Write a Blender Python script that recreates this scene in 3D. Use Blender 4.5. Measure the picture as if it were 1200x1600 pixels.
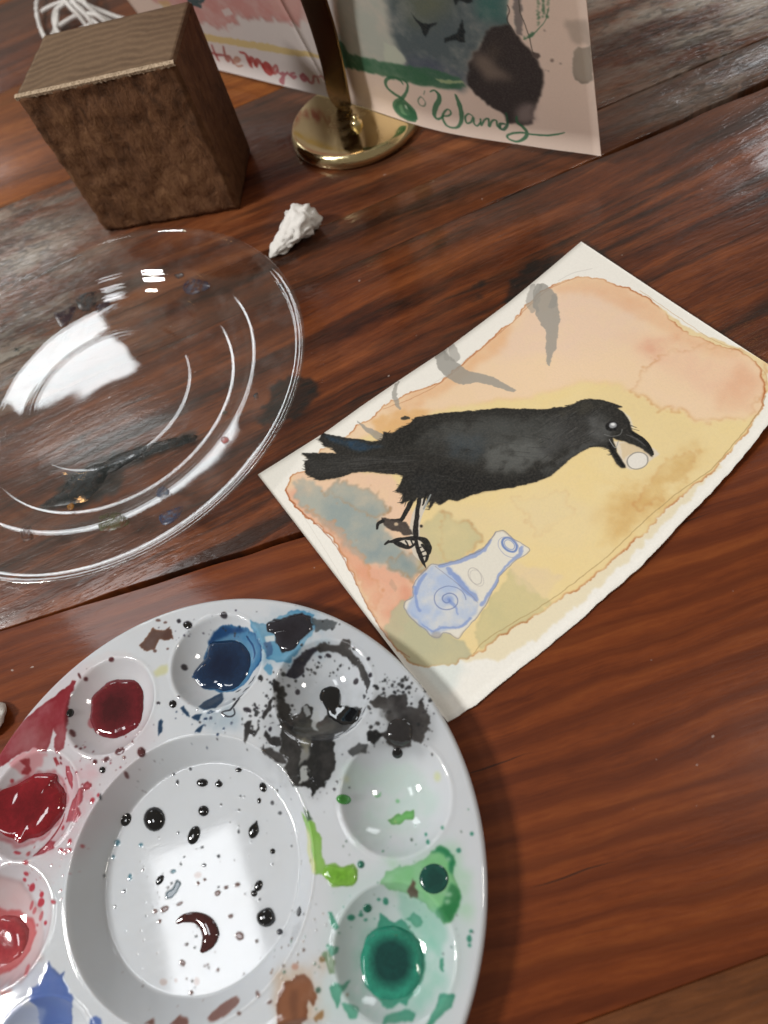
import bpy, math, random
import numpy as np
from mathutils import Vector, Matrix

# ------------------------------------------------------------------ camera, world, lights
for o in list(bpy.data.objects): bpy.data.objects.remove(o)
scene = bpy.context.scene
COL = scene.collection
CAM_H, FPX = 0.229, 1080.0                      # camera height over the table (m), focal length in photo pixels
TILT, ROLL = math.radians(30.75), math.radians(-23.5)
_f = np.array([0, math.sin(TILT), -math.cos(TILT)])
_u0 = np.array([0, math.cos(TILT), math.sin(TILT)])
_x0 = np.array([1.0, 0, 0])
_x = _x0*math.cos(ROLL) + _u0*math.sin(ROLL)
_u = -_x0*math.sin(ROLL) + _u0*math.cos(ROLL)
CAMP = np.array([0, 0, CAM_H])
cd = bpy.data.cameras.new('camera')
cam = bpy.data.objects.new('camera', cd); COL.objects.link(cam)
M = Matrix(((_x[0], _u[0], -_f[0], 0), (_x[1], _u[1], -_f[1], 0), (_x[2], _u[2], -_f[2], CAM_H), (0, 0, 0, 1)))
cam.matrix_world = M
cd.sensor_fit = 'VERTICAL'; cd.sensor_height = 36.0; cd.sensor_width = 27.0
cd.lens = 36.0*FPX/1600.0
cd.clip_start = 0.01; cd.clip_end = 50
cd.dof.use_dof = True; cd.dof.focus_distance = 0.262; cd.dof.aperture_fstop = 9.5
scene.camera = cam

world = bpy.data.worlds.new('World'); scene.world = world; world.use_nodes = True
bg = world.node_tree.nodes['Background']
bg.inputs[0].default_value = (0.80, 0.70, 0.58, 1); bg.inputs[1].default_value = 0.20

def area_light(name, loc, target, sx, sy, power, color):
    ld = bpy.data.lights.new(name, 'AREA'); ld.shape = 'RECTANGLE'; ld.size = sx; ld.size_y = sy
    ld.energy = power; ld.color = color
    lo = bpy.data.objects.new(name, ld); COL.objects.link(lo)
    lo.location = loc
    d = Vector(target)-Vector(loc)
    lo.rotation_euler = d.to_track_quat('-Z', 'Y').to_euler()
    return lo
# ceiling lamp up to the left, two windows beyond the top of the picture
area_light('room_lamp', (-1.25, 0.25, 1.28), (0.0, 0.12, 0), 0.22, 0.24, 18.5, (1.0, 0.985, 0.955))
area_light('skylight', (-0.640, 0.195, 1.25), (-0.640, 0.195, 0), 0.175, 0.27, 1.15, (0.95, 0.97, 1.0))
area_light('room_lamp', (0.80, -0.35, 1.40), (0.0, 0.05, 0), 0.20, 0.20, 4.2, (1.0, 0.95, 0.88))
area_light('window_light', (-1.09, 2.65, 1.63), (-1.09, 0.0, 1.5), 0.54, 0.84, 8.5, (0.92, 0.97, 1.0))
area_light('window_light', (2.85, 2.65, 1.47), (2.7, 0.0, 1.35), 1.5, 0.60, 17.0, (0.93, 0.97, 1.0))
for k, (lx, ly, lz) in enumerate([(-1.2, 1.3, 1.5), (-1.02, 1.42, 1.52), (-0.85, 1.5, 1.46), (0.42, 1.1, 1.6), (0.55, 1.25, 1.62), (0.30, 1.32, 1.55), (0.9, 0.3, 1.5), (1.0, 0.45, 1.55)]):
    ld = bpy.data.lights.new('string_light', 'POINT'); ld.energy = 0.10; ld.color = (1.0, 0.55, 0.22); ld.shadow_soft_size = 0.011
    lo = bpy.data.objects.new('string_light', ld); lo.location = (lx, ly, lz); COL.objects.link(lo)

scene.view_settings.view_transform = 'Standard'; scene.view_settings.look = 'None'
scene.view_settings.gamma = 1; scene.view_settings.exposure = 0.30
scene.render.engine = 'CYCLES'
scene.cycles.max_bounces = 10; scene.cycles.transparent_max_bounces = 16
scene.cycles.caustics_reflective = True; scene.cycles.caustics_refractive = False
scene.cycles.sample_clamp_indirect = 4.0

# ------------------------------------------------------------------ measuring helpers
def ray(px, py):
    d = _x*(px-600)/FPX + _u*(800-py)/FPX + _f
    return d
def at(px, py, z=0.0):
    d = ray(px, py); t = (z-CAM_H)/d[2]
    p = CAMP + d*t
    return np.array([p[0], p[1], z])
def ats(px, py, hf):
    if hf is globals().get('pal_h'):
        x, y = pal_xy(px, py); return np.array([x, y, float(pal_h(x, y))])
    z = 0.006
    for _ in range(40):
        p = at(px, py, z); z = 0.5*z + 0.5*float(hf(p[0], p[1]))
    return np.array([p[0], p[1], z])

# ------------------------------------------------------------------ object helpers
def tag(o, label=None, cat=None, group=None, kind=None):
    if label: o['label'] = label
    if cat: o['category'] = cat
    if group: o['group'] = group
    if kind: o['kind'] = kind
    return o
def empty(name, loc, label=None, cat=None, group=None, kind=None):
    o = bpy.data.objects.new(name, None); COL.objects.link(o); o.location = loc
    o.empty_display_size = 0.01
    return tag(o, label, cat, group, kind)
def mesh(name, verts, faces, mat=None, parent=None, smooth=True, uvs=None, cols=None):
    me = bpy.data.meshes.new(name)
    me.from_pydata([tuple(map(float, v)) for v in verts], [], [tuple(map(int, f)) for f in faces])
    if smooth: me.polygons.foreach_set('use_smooth', [True]*len(me.polygons))
    if uvs is not None:
        uvs = np.asarray(uvs, dtype=np.float32)
        l = me.uv_layers.new(name='UVMap')
        idx = np.zeros(len(me.loops), dtype=np.int32); me.loops.foreach_get('vertex_index', idx)
        l.data.foreach_set('uv', uvs[idx].ravel())
    if cols is not None:
        a = me.color_attributes.new('paint', 'FLOAT_COLOR', 'POINT')
        a.data.foreach_set('color', np.asarray(cols, dtype=np.float32).ravel())
    me.update()
    o = bpy.data.objects.new(name, me); COL.objects.link(o)
    if mat: me.materials.append(mat)
    if parent:
        o.parent = parent
        o.matrix_parent_inverse = Matrix.Translation(-Vector(parent.location))
    return o
def grid_faces(nu, nv, close_u=False, flip=False):
    F = []
    for i in range(nu if close_u else nu-1):
        i2 = (i+1) % nu
        for j in range(nv-1):
            f = (i*nv+j, i2*nv+j, i2*nv+j+1, i*nv+j+1)
            F.append(f[::-1] if flip else f)
    return F

# ------------------------------------------------------------------ numpy noise and painting
def vnoise(H, W, cell, seed, oct=1, aniso=(1, 1)):
    rng = np.random.default_rng(seed); out = np.zeros((H, W), np.float32); amp = 1; tot = 0
    cy, cx = cell*aniso[1], cell*aniso[0]
    for o in range(oct):
        gh, gw = int(H/cy)+3, int(W/cx)+3
        g = rng.random((gh, gw)).astype(np.float32)
        y = np.arange(H)/cy; x = np.arange(W)/cx
        yi = y.astype(int); xi = x.astype(int); fy = y-yi; fx = x-xi
        fy = (fy*fy*(3-2*fy))[:, None].astype(np.float32); fx = (fx*fx*(3-2*fx))[None, :].astype(np.float32)
        a = g[yi][:, xi]; b = g[yi][:, xi+1]; c = g[yi+1][:, xi]; d = g[yi+1][:, xi+1]
        out += amp*((a*(1-fx)+b*fx)*(1-fy)+(c*(1-fx)+d*fx)*fy)
        tot += amp; amp *= .5; cy = max(cy/2, 1.01); cx = max(cx/2, 1.01)
    return out/tot-0.5
def blur(m, r):
    r = int(round(r))
    if r < 1: return m
    for _ in range(2):
        for ax in (0, 1):
            pad = [(0, 0), (0, 0)]; pad[ax] = (r+1, r)
            c = np.cumsum(np.pad(m, pad, mode='edge'), axis=ax, dtype=np.float64)
            n = m.shape[ax]
            if ax == 0: m = (c[2*r+1:2*r+1+n]-c[:n])/(2*r+1)
            else: m = (c[:, 2*r+1:2*r+1+n]-c[:, :n])/(2*r+1)
    return m.astype(np.float32)

class Canvas:
    def __init__(s, x0, y0, x1, y1, res, base, mp, seed=1):
        s.x0, s.y0, s.x1, s.y1, s.res, s.map = x0, y0, x1, y1, res, mp
        s.W = int((x1-x0)/res); s.H = int((y1-y0)/res)
        s.c = np.ones((s.H, s.W, 3), np.float32)*np.array(base, np.float32)/255
        s.a = np.zeros((s.H, s.W), np.float32)
        k = .001/res
        s.wx = vnoise(s.H, s.W, 2.2*k, seed, 3); s.wy = vnoise(s.H, s.W, 2.2*k, seed+1, 3)
        s.n1 = vnoise(s.H, s.W, 9*k, seed+2, 4); s.n2 = vnoise(s.H, s.W, 3*k, seed+3, 4); s.n3 = vnoise(s.H, s.W, 25*k, seed+4, 4)
    def pts(s, P):
        out = []
        for p in P:
            q = s.map(*p); out.append(((q[0]-s.x0)/s.res, (q[1]-s.y0)/s.res))
        return np.array(out)
    def box(s, Q, pad):
        a = np.floor(Q.min(0)-pad).astype(int); b = np.ceil(Q.max(0)+pad).astype(int)
        return max(a[0], 0), max(a[1], 0), min(b[0], s.W), min(b[1], s.H)
    def mask(s, P, warp=.0006, soft=1):
        Q = s.pts(P); w = warp/s.res
        x0, y0, x1, y1 = s.box(Q, 3+2*w+3*soft)
        if x1 <= x0 or y1 <= y0: return None
        sl = (slice(y0, y1), slice(x0, x1))
        X, Y = np.meshgrid(np.arange(x0, x1, dtype=np.float32), np.arange(y0, y1, dtype=np.float32))
        X = X+s.wx[sl]*w*2; Y = Y+s.wy[sl]*w*2
        m = np.zeros(X.shape, bool)
        for (ax, ay), (bx, by) in zip(Q, np.roll(Q, -1, 0)):
            if ay == by: continue
            m ^= ((ay > Y) != (by > Y)) & (X < (bx-ax)*(Y-ay)/(by-ay)+ax)
        return sl, blur(m.astype(np.float32), soft)
    def put(s, sl, m, col, alpha=1., wet=None):
        m = m*alpha
        col = np.array(col, np.float32)/255 if not isinstance(col, np.ndarray) else col
        s.c[sl] = s.c[sl]*(1-m[..., None])+col*m[..., None]
        if wet is not None: s.a[sl] = np.maximum(s.a[sl]*(1-m), m*wet)
    def poly(s, P, col, alpha=1., warp=.0006, soft=1, edge=0, edge_col=None, er=4, mott=0, holes=0, wet=None, hn=None):
        r = s.mask(P, warp, soft)
        if r is None: return
        sl, m = r
        a = m*alpha
        if mott: a = a*np.clip(1+mott*s.n1[sl]*2.5+mott*s.n2[sl]*1.5, 0, 1.6)
        if holes:
            h = (s.n2[sl] if hn is None else hn[sl])
            a = a*np.clip((h+holes)*14, 0, 1)
        s.put(sl, np.clip(a, 0, 1), col, 1, wet)
        if edge:
            b = m*np.clip(1-blur(m, er), 0, 1)*2
            s.put(sl, np.clip(b*edge*np.clip(1+s.n1[sl]*3, 0, 2), 0, 1), edge_col or [c*.6 for c in col], 1, wet)
    def stroke(s, P, width, col, alpha=1., warp=.00015, soft=.6, wet=None, dry=0):
        """width in photo pixels, number or list"""
        Q = s.pts(P); n = len(Q)
        sc = []
        for i, p in enumerate(P):
            q = s.map(p[0]+1, p[1]); r = s.map(p[0], p[1]+1); o = s.map(*p)
            sc.append((np.hypot(q[0]-o[0], q[1]-o[1])+np.hypot(r[0]-o[0], r[1]-o[1]))*.5/s.res)
        W = np.array(width if hasattr(width, '__len__') else [width]*n, float)*np.array(sc)*.5
        # subdivide (Catmull-Rom)
        PP, WW = [], []
        for i in range(n-1):
            p0, p1, p2, p3 = Q[max(i-1, 0)], Q[i], Q[i+1], Q[min(i+2, n-1)]
            for t in np.linspace(0, 1, 6, endpoint=False):
                PP.append(.5*((2*p1)+(-p0+p2)*t+(2*p0-5*p1+4*p2-p3)*t*t+(-p0+3*p1-3*p2+p3)*t**3)); WW.append(W[i]*(1-t)+W[i+1]*t)
        PP.append(Q[-1]); WW.append(W[-1]); PP = np.array(PP); WW = np.array(WW)
        x0, y0, x1, y1 = s.box(PP, WW.max()+4)
        if x1 <= x0 or y1 <= y0: return
        sl = (slice(y0, y1), slice(x0, x1))
        X, Y = np.meshgrid(np.arange(x0, x1, dtype=np.float32), np.arange(y0, y1, dtype=np.float32))
        w = warp/s.res; X = X+s.wx[sl]*2*w; Y = Y+s.wy[sl]*2*w
        D = np.full(X.shape, 1e9, np.float32)
        for i in range(len(PP)-1):
            a, b = PP[i], PP[i+1]; v = b-a; L = max(v@v, 1e-9)
            t = np.clip(((X-a[0])*v[0]+(Y-a[1])*v[1])/L, 0, 1)
            d = np.hypot(X-a[0]-v[0]*t, Y-a[1]-v[1]*t)-(WW[i]*(1-t)+WW[i+1]*t)
            D = np.minimum(D, d)
        m = np.clip(.5-D/(2*soft), 0, 1)*alpha
        if dry: m = m*np.clip((s.n2[sl]+.5-dry*.5)*6, 0, 1)
        s.put(sl, m, col, 1, wet)
    def spot(s, px, py, rx, ry=None, rot=0, col=(0, 0, 0), alpha=1., warp=.0002, wet=None, soft=1):
        ry = ry or rx
        P = [(px+rx*math.cos(a)*math.cos(rot)-ry*math.sin(a)*math.sin(rot), py+rx*math.cos(a)*math.sin(rot)+ry*math.sin(a)*math.cos(rot)) for a in np.linspace(0, 2*math.pi, 14, endpoint=False)]
        s.poly(P, col, alpha, warp=warp, soft=soft, wet=wet)
    def image(s, name):
        im = bpy.data.images.new(name, s.W, s.H, alpha=True)
        im.alpha_mode = 'CHANNEL_PACKED'
        buf = np.concatenate([np.clip(s.c, 0, 1), s.a[..., None]], -1).astype(np.float32)
        im.pixels.foreach_set(buf.ravel()); im.pack()
        return im
    def uv(s, x, y): return ((x-s.x0)/(s.x1-s.x0), (y-s.y0)/(s.y1-s.y0))

# ------------------------------------------------------------------ material helpers
class NT:
    def __init__(s, name):
        s.m = bpy.data.materials.new(name); s.m.use_nodes = True
        s.t = s.m.node_tree; s.t.nodes.clear()
        s.out = s.t.nodes.new('ShaderNodeOutputMaterial')
    def n(s, typ, ins=None, **kw):
        nd = s.t.nodes.new('ShaderNode'+typ)
        for k, v in kw.items(): setattr(nd, k, v)
        for k, v in (ins or {}).items():
            sock = nd.inputs[k]
            if isinstance(v, bpy.types.NodeSocket): s.t.links.new(v, sock)
            elif v is not None:
                if isinstance(v, (tuple, list)) and len(v) == 3 and sock.type == 'RGBA': v = (*v, 1)
                sock.default_value = v
        return nd
    def math(s, op, a, b=None, c=None, clamp=False):
        nd = s.n('Math', {0: a, 1: b, 2: c}, operation=op); nd.use_clamp = clamp; return nd.outputs[0]
    def mapping(s, vec, scale, rot=(0, 0, 0), loc=(0, 0, 0)):
        return s.n('Mapping', {'Vector': vec, 'Scale': scale, 'Rotation': rot, 'Location': loc}).outputs[0]
    def noise(s, vec, scale=1, detail=3, rough=.55, dist=0):
        return s.n('TexNoise', {'Vector': vec, 'Scale': scale, 'Detail': detail, 'Roughness': rough, 'Distortion': dist}).outputs[0]
    def ramp(s, f, stops, interp='LINEAR'):
        nd = s.n('ValToRGB', {0: f}); cr = nd.color_ramp; cr.interpolation = interp
        while len(cr.elements) > 1: cr.elements.remove(cr.elements[-1])
        cr.elements[0].position = stops[0][0]; cr.elements[0].color = (*stops[0][1], 1) if hasattr(stops[0][1], '__len__') else (stops[0][1],)*3+(1,)
        for p, c in stops[1:]:
            e = cr.elements.new(p); e.color = (*c, 1) if hasattr(c, '__len__') else (c, c, c, 1)
        return nd.outputs[0]
    def mix(s, f, a, b, blend='MIX'):
        nd = s.n('Mix', None, data_type='RGBA', blend_type=blend)
        for k, v in ((0, f), (6, a), (7, b)):
            sock = nd.inputs[k]
            if isinstance(v, bpy.types.NodeSocket): s.t.links.new(v, sock)
            else: sock.default_value = (*v, 1) if hasattr(v, '__len__') and len(v) == 3 else v
        return nd.outputs[2]
    def bsdf(s, **ins):
        p = s.n('BsdfPrincipled')
        for k, v in ins.items():
            k = {'base': 'Base Color', 'rough': 'Roughness', 'normal': 'Normal', 'metal': 'Metallic', 'coat': 'Coat Weight', 'coat_rough': 'Coat Roughness', 'spec': 'Specular IOR Level', 'sss': 'Subsurface Weight', 'sssr': 'Subsurface Radius', 'ssss': 'Subsurface Scale', 'coat_normal': 'Coat Normal', 'ior': 'IOR', 'trans': 'Transmission Weight', 'alpha': 'Alpha', 'sheen': 'Sheen Weight'}[k]
            sock = p.inputs[k]
            if isinstance(v, bpy.types.NodeSocket): s.t.links.new(v, sock)
            else: sock.default_value = (*v, 1) if hasattr(v, '__len__') and sock.type == 'RGBA' else v
        s.t.links.new(p.outputs[0], s.out.inputs[0]); return p
    def bump(s, h, strength=.5, dist=.001, normal=None):
        return s.n('Bump', {'Height': h, 'Strength': strength, 'Distance': dist, 'Normal': normal}).outputs[0]
def lin(c): return tuple(((v/255+.055)/1.055)**2.4 if v/255 > .04045 else v/255/12.92 for v in c)

# ------------------------------------------------------------------ table of old planks
stain = Canvas(-.22, .08, .30, .50, .0003, (0, 0, 0), lambda x, y: at(x, y, 0)[:2], 50)
def stn(P, a=1, warp=.003, soft=2, holes=0): stain.poly(P, (255, 255, 255), a, warp=warp, soft=soft, holes=holes)
stn([(400, 660), (425, 605), (455, 585), (482, 590), (500, 600), (494, 622), (480, 640), (462, 652), (430, 668)], 1)
stn([(790, 470), (795, 445), (812, 425), (835, 408), (870, 400), (905, 395), (880, 430), (800, 480)], 1)
stn([(738, 448), (752, 438), (762, 442), (750, 452)], .8, .002); stn([(735, 470), (752, 460), (758, 466), (740, 474)], .7, .002)
stn([(50, 800), (85, 775), (100, 745), (165, 712), (240, 690), (305, 674), (308, 692), (235, 716), (192, 738), (188, 766), (125, 796)], 1., .003, 3); stn([(70, 790), (105, 755), (175, 725), (180, 755), (120, 785)], 1., .003, 3)
stn([(860, 385), (880, 375), (895, 372), (880, 384)], .7, .002)
stn([(905, 375), (930, 385), (960, 410), (940, 405), (915, 390)], .7, .002)
stn([(115, 690), (130, 680), (140, 690), (125, 700)], .5, .002)
STAIN_IM = stain.image('table_stain_mask'); STAIN_IM.colorspace_settings.name = 'Non-Color'

def wood(name, seed, rot, dark, mid, light, band=110., band_amt=1., streak=.5, gloss_bump=.3, weather_sheen=0., coarse=0., coat=.6, blotch=.62, rings=0., zones=None):
    t = NT(name)
    pos = t.n('NewGeometry').outputs['Position']
    rp = t.mapping(pos, (1, 1, 1), (0, 0, rot), (seed*1.37, seed*.73, 0))
    wv = t.n('TexNoise', {'Vector': t.mapping(rp, (9, 22, 9)), 'Scale': 1., 'Detail': 2.})
    off = t.n('VectorMath', {0: wv.outputs[1], 1: (.5, .5, .5)}, operation='SUBTRACT').outputs[0]
    off = t.n('VectorMath', {0: off, 1: (0, .012, 0)}, operation='MULTIPLY').outputs[0]
    p = t.n('VectorMath', {0: rp, 1: off}, operation='ADD').outputs[0]
    wob = t.n('TexNoise', {'Vector': t.mapping(rp, (70, 140, 1)), 'Scale': 1., 'Detail': 2.})
    off2 = t.n('VectorMath', {0: wob.outputs[1], 1: (.5, .5, .5)}, operation='SUBTRACT').outputs[0]
    off2 = t.n('VectorMath', {0: off2, 1: (0, .0022, 0)}, operation='MULTIPLY').outputs[0]
    p = t.n('VectorMath', {0: p, 1: off2}, operation='ADD').outputs[0]
    bands = t.noise(t.mapping(p, (3.5, band, 1)), 1, 2, .45)
    fib = t.noise(t.mapping(p, (38, 950, 1)), 1, 4, .6)
    fib2 = t.noise(t.mapping(p, (110, 420, 1)), 1, 4, .65)
    blot = t.noise(t.mapping(rp, (11, 26, 1)), 1, 4, .6, .4)
    v = t.math('MULTIPLY_ADD', bands, .75*band_amt, t.math('MULTIPLY', blot, blotch))
    v = t.math('ADD', v, t.math('MULTIPLY', t.math('SUBTRACT', fib, .5), .36))
    v = t.math('ADD', v, t.math('MULTIPLY', t.math('SUBTRACT', fib2, .5), .32))
    v = t.math('SUBTRACT', v, (.375*band_amt+blotch/2)-.5)
    base = t.ramp(v, [(.24, dark), (.5, mid), (.76, light)])
    if rings:
        sp_ = t.n('SeparateXYZ', {0: p}).outputs[1]
        ww = t.noise(t.mapping(p, (6, 60, 1)), 1, 3, .6)
        si = t.math('SINE', t.math('ADD', t.math('MULTIPLY', sp_, 2*math.pi/.0086), t.math('MULTIPLY', ww, 9.)))
        sd = t.ramp(t.math('MULTIPLY_ADD', si, .5, t.math('MULTIPLY_ADD', fib2, .5, .25)), [(.35, 0.), (1., 1.)])
        base = t.mix(t.math('MULTIPLY', sd, rings*.85), base, dark)
    st = t.noise(t.mapping(p, (5.5, 75, 1), (0, 0, 0), (3, 5, 0)), 1, 5, .68)
    stm = t.ramp(st, [(.50, 0.), (.62, 1.)])
    base = t.mix(t.math('MULTIPLY', stm, streak), base, (.018, .0095, .0065))
    # thin long cracks along the grain
    cr = t.noise(t.mapping(p, (9, 330, 1), (0, 0, 0), (7, 1, 0)), 1, 2, .5)
    crm = t.ramp(cr, [(.70, 0.), (.74, 1.)])
    base = t.mix(t.math('MULTIPLY', crm, .75), base, (.012, .007, .005))
    if weather_sheen:
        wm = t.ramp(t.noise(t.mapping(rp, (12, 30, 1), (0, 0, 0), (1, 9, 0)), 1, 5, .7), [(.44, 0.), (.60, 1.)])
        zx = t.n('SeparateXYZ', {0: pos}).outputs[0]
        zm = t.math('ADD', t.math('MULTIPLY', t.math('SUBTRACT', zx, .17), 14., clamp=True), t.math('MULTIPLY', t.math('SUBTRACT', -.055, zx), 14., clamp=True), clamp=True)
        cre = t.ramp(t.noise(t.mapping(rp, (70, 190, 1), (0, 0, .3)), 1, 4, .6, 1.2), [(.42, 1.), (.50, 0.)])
        base = t.mix(t.math('MULTIPLY', t.math('MULTIPLY', wm, weather_sheen), zm), base, (.34, .29, .24))  # grey mixes real weathering with window sheen painted at the plank ends
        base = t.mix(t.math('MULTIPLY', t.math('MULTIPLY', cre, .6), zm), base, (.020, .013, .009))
    du = t.ramp(t.noise(t.mapping(pos, (260, 330, 1)), 1, 1, .4), [(.80, 0.), (.825, 1.)])
    base = t.mix(t.math('MULTIPLY', du, .6), base, (.5, .42, .38))
    # dark paint stains
    geo = t.n('NewGeometry').outputs['Position']
    uvm = t.mapping(geo, (1/(stain.x1-stain.x0), 1/(stain.y1-stain.y0), 1), (0, 0, 0), (-stain.x0/(stain.x1-stain.x0), -stain.y0/(stain.y1-stain.y0), 0))
    im = t.n('TexImage', {'Vector': uvm}, image=STAIN_IM, extension='CLIP')
    sm = im.outputs[0]
    base = t.mix(t.math('MULTIPLY', sm, t.math('MULTIPLY_ADD', fib2, .9, .42, clamp=True)), base, (.012, .012, .011))
    # small relief under the varnish: saw marks, pits, fibres
    pit = t.noise(t.mapping(rp, (70, 420, 1)), 1, 3, .6)
    pitm = t.ramp(pit, [(.40, 0.), (.52, 1.)])
    blob = t.noise(t.mapping(rp, (85, 400, 1), (0, 0, .12)), 1, 3, .6, .3)
    h = t.math('ADD', t.math('MULTIPLY', fib, .22), t.math('MULTIPLY', pitm, .35))
    h = t.math('ADD', h, t.math('MULTIPLY', blob, .5+coarse))
    h = t.math('ADD', h, t.math('MULTIPLY', crm, -.8))
    if weather_sheen: h = t.math('MULTIPLY', h, t.math('MULTIPLY_ADD', zm, .75, .25))
    nrm = t.bump(h, gloss_bump, .0012)
    und = t.noise(t.mapping(rp, (28, 60, 1)), 1, 2, .5)
    cn = t.bump(t.math('ADD', t.math('MULTIPLY', h, .35), t.math('MULTIPLY', und, 1.2)), gloss_bump*.9, .0014)
    t.bsdf(base=base, rough=.42, normal=nrm, coat=coat, coat_rough=.12, coat_normal=cn, spec=.25)
    return t.m

A_ = at
def line(p, q):
    a, b = at(*p), at(*q); m = (b[1]-a[1])/(b[0]-a[0]); return lambda x: a[1]+m*(x-a[0])
L0 = line((900, 1602), (1200, 1492)); L1 = line((0, 985), (460, 838)); L2 = line((1200, 130), (940, 243)); L3 = line((1200, 57), (934, 170))
edges = [lambda x: L0(x)-.14, L0, L1, L2, L3, lambda x: L3(x)+.135, lambda x: L3(x)+.275, lambda x: L3(x)+.42, lambda x: L3(x)+.57, lambda x: L3(x)+.72]
DK, MD, LT = (.030, .0085, .0035), (.105, .028, .0095), (.20, .062, .020)
mats = [
    wood('wood_brown', 1, .08, (.045, .015, .005), (.13, .042, .012), (.22, .08, .022), 90, 1., .6, .2, 0, 0, .3),
    wood('wood_red_striped', 2, .10, (.074, .0130, .0030), (.168, .036, .0070), (.25, .066, .0130), 105, .8, .04, .08, 0, 0, .35, .30, .62),
    wood('wood_red_dark_streaks', 3, -.05, (.020, .0060, .0032), (.112, .027, .0075), (.25, .069, .018), 95, 1.2, .8, .28),
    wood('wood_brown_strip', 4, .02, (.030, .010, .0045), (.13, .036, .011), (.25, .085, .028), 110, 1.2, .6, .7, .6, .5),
    wood('wood_weathered_sheen', 5, .07, (.035, .010, .0045), (.135, .036, .011), (.26, .085, .028), 85, 1.1, .6, .85, .95, .7),
    wood('wood_orange', 6, .10, (.07, .020, .006), (.22, .065, .014), (.38, .135, .03), 70, .9, .45, .12, 0, 0, .12),
    wood('wood_brown_far', 7, .02, DK, MD, LT, 70, .9, .5, .35),
]
table = empty('table', (0, .2, 0), 'dark reddish brown wooden table top of old varnished planks', 'table')
rng = np.random.default_rng(5)
order = [0, 1, 2, 3, 4, 5, 6, 5, 6]
for k in range(len(edges)-1):
    xs = np.arange(-.75, .95, .004); n = len(xs)
    lo = np.array([edges[k](x) for x in xs]); hi = np.array([edges[k+1](x) for x in xs])
    wob = lambda s: np.interp(xs, np.arange(-.8, 1.0, .012), rng.normal(0, s, 150))+np.interp(xs, np.arange(-.8, 1.0, .07), rng.normal(0, s*1.4, 26))
    def gw(e):
        if e == 1: return np.full(n, .00002)
        if e == 2: return np.interp(xs, [-.17, -.12, -.10, .1], [.00008, .00018, .0004, .0004])
        if e == 3: return np.interp(xs, [.08, .15, .20], [.00003, .0003, .0009])
        if e == 4: return np.interp(xs, [.10, .18], [.00003, .00025])
        return np.full(n, .00012)
    g0, g1 = gw(k), gw(k+1); lo = lo+g0+np.abs(wob(1.))*g0*.9; hi = hi-g1-np.abs(wob(1.))*g1*.9
    V = []
    for x, a, b in zip(xs, lo, hi):
        bv = .0004
        V += [(x, a, -.022), (x, a, -bv), (x, a+.00015, -.00015), (x, a+bv, 0), (x, b-bv, 0), (x, b-.00015, -.00015), (x, b, -bv), (x, b, -.022)]
    F = grid_faces(n, 8, flip=False)
    F += [(i*8, i*8+7, (i+1)*8+7, (i+1)*8) for i in range(n-1)]
    F += [tuple(range(8)), tuple((n-1)*8+j for j in reversed(range(8)))]
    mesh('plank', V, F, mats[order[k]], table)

# ------------------------------------------------------------------ paint palette
PC = np.array([-.0946, .0415]); PR = .0868; ZT = .0112; ZF = .0016
WELL_A = [107.6, 70.8, 34.0, -3.3, -39.5, -76, -112.5, -149.5, 173.5, 142.3]
WELLS = [(PC[0]+.0640*math.cos(math.radians(a)), PC[1]+.0640*math.sin(math.radians(a))) for a in WELL_A]
RW = .0169; C_OUT = .0396; C_IN = .0326; CC = PC+np.array([-.0030, .0002])
def smin(a, b, k):
    h = np.clip(.5+.5*(b-a)/k, 0, 1); return b*(1-h)+a*h-k*h*(1-h)
def pal_h(x, y):
    x = np.asarray(x, float); y = np.asarray(y, float)
    r = np.hypot(x-PC[0], y-PC[1]); rc = np.hypot(x-CC[0], y-CC[1])
    z = ZT-.0006*np.clip((r-.055)/.03, 0, 1)**2
    wall = ZF+(ZT-ZF)*(rc-C_IN)/(C_OUT-C_IN)+.0
    floor = ZF+.0001*(rc/C_IN)**2+0*rc
    cen = -smin(-wall, -floor, .0006)
    z = smin(z, cen, .0004)
    for wx, wy in WELLS:
        d = np.hypot(x-wx, y-wy)
        bowl = ZT+.0001+(-.0086)*(1-(d/RW)**2.3)
        z = smin(z, bowl, .0005)
    z = z+.00022*np.exp(-((rc-C_OUT-.0002)/.0005)**2)
    for wx, wy in WELLS: z = z+.00018*np.exp(-((np.hypot(x-wx, y-wy)-RW-.0003)/.0007)**2)
    lip = np.clip((r-(PR-.0016))/.0016, 0, 1)
    z = z-.0013*(1-np.sqrt(np.clip(1-lip**2, 0, 1)))
    return z
_gx = np.arange(-120, 841, 5.); _gy = np.arange(900, 1671, 5.)
_PX, _PY = np.meshgrid(_gx, _gy); _D = (_x[:, None, None]*(_PX-600)/FPX + _u[:, None, None]*(800-_PY)/FPX + _f[:, None, None])
_Z = np.full(_PX.shape, .006)
for _ in range(40):
    _t = (_Z-CAM_H)/_D[2]; _Z = .5*_Z+.5*pal_h(_D[0]*_t, _D[1]*_t)
_WX, _WY = _D[0]*_t, _D[1]*_t
def pal_xy(px, py):
    a = min(max((px+120)/5, 0), len(_gx)-1.001); b = min(max((py-900)/5, 0), len(_gy)-1.001); i, j = int(a), int(b); a -= i; b -= j
    f = lambda G: (G[j, i]*(1-a)+G[j, i+1]*a)*(1-b)+(G[j+1, i]*(1-a)+G[j+1, i+1]*a)*b
    return f(_WX), f(_WY)
def on_pal(px, py): return pal_xy(px, py)
pal = Canvas(PC[0]-.09, PC[1]-.09, PC[0]+.09, PC[1]+.09,   .00015, (202, 207, 213), on_pal, 10)
P_ = pal.poly
BK, NV, TE = (34, 35, 36), (25, 45, 75), (50, 135, 112)
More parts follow.
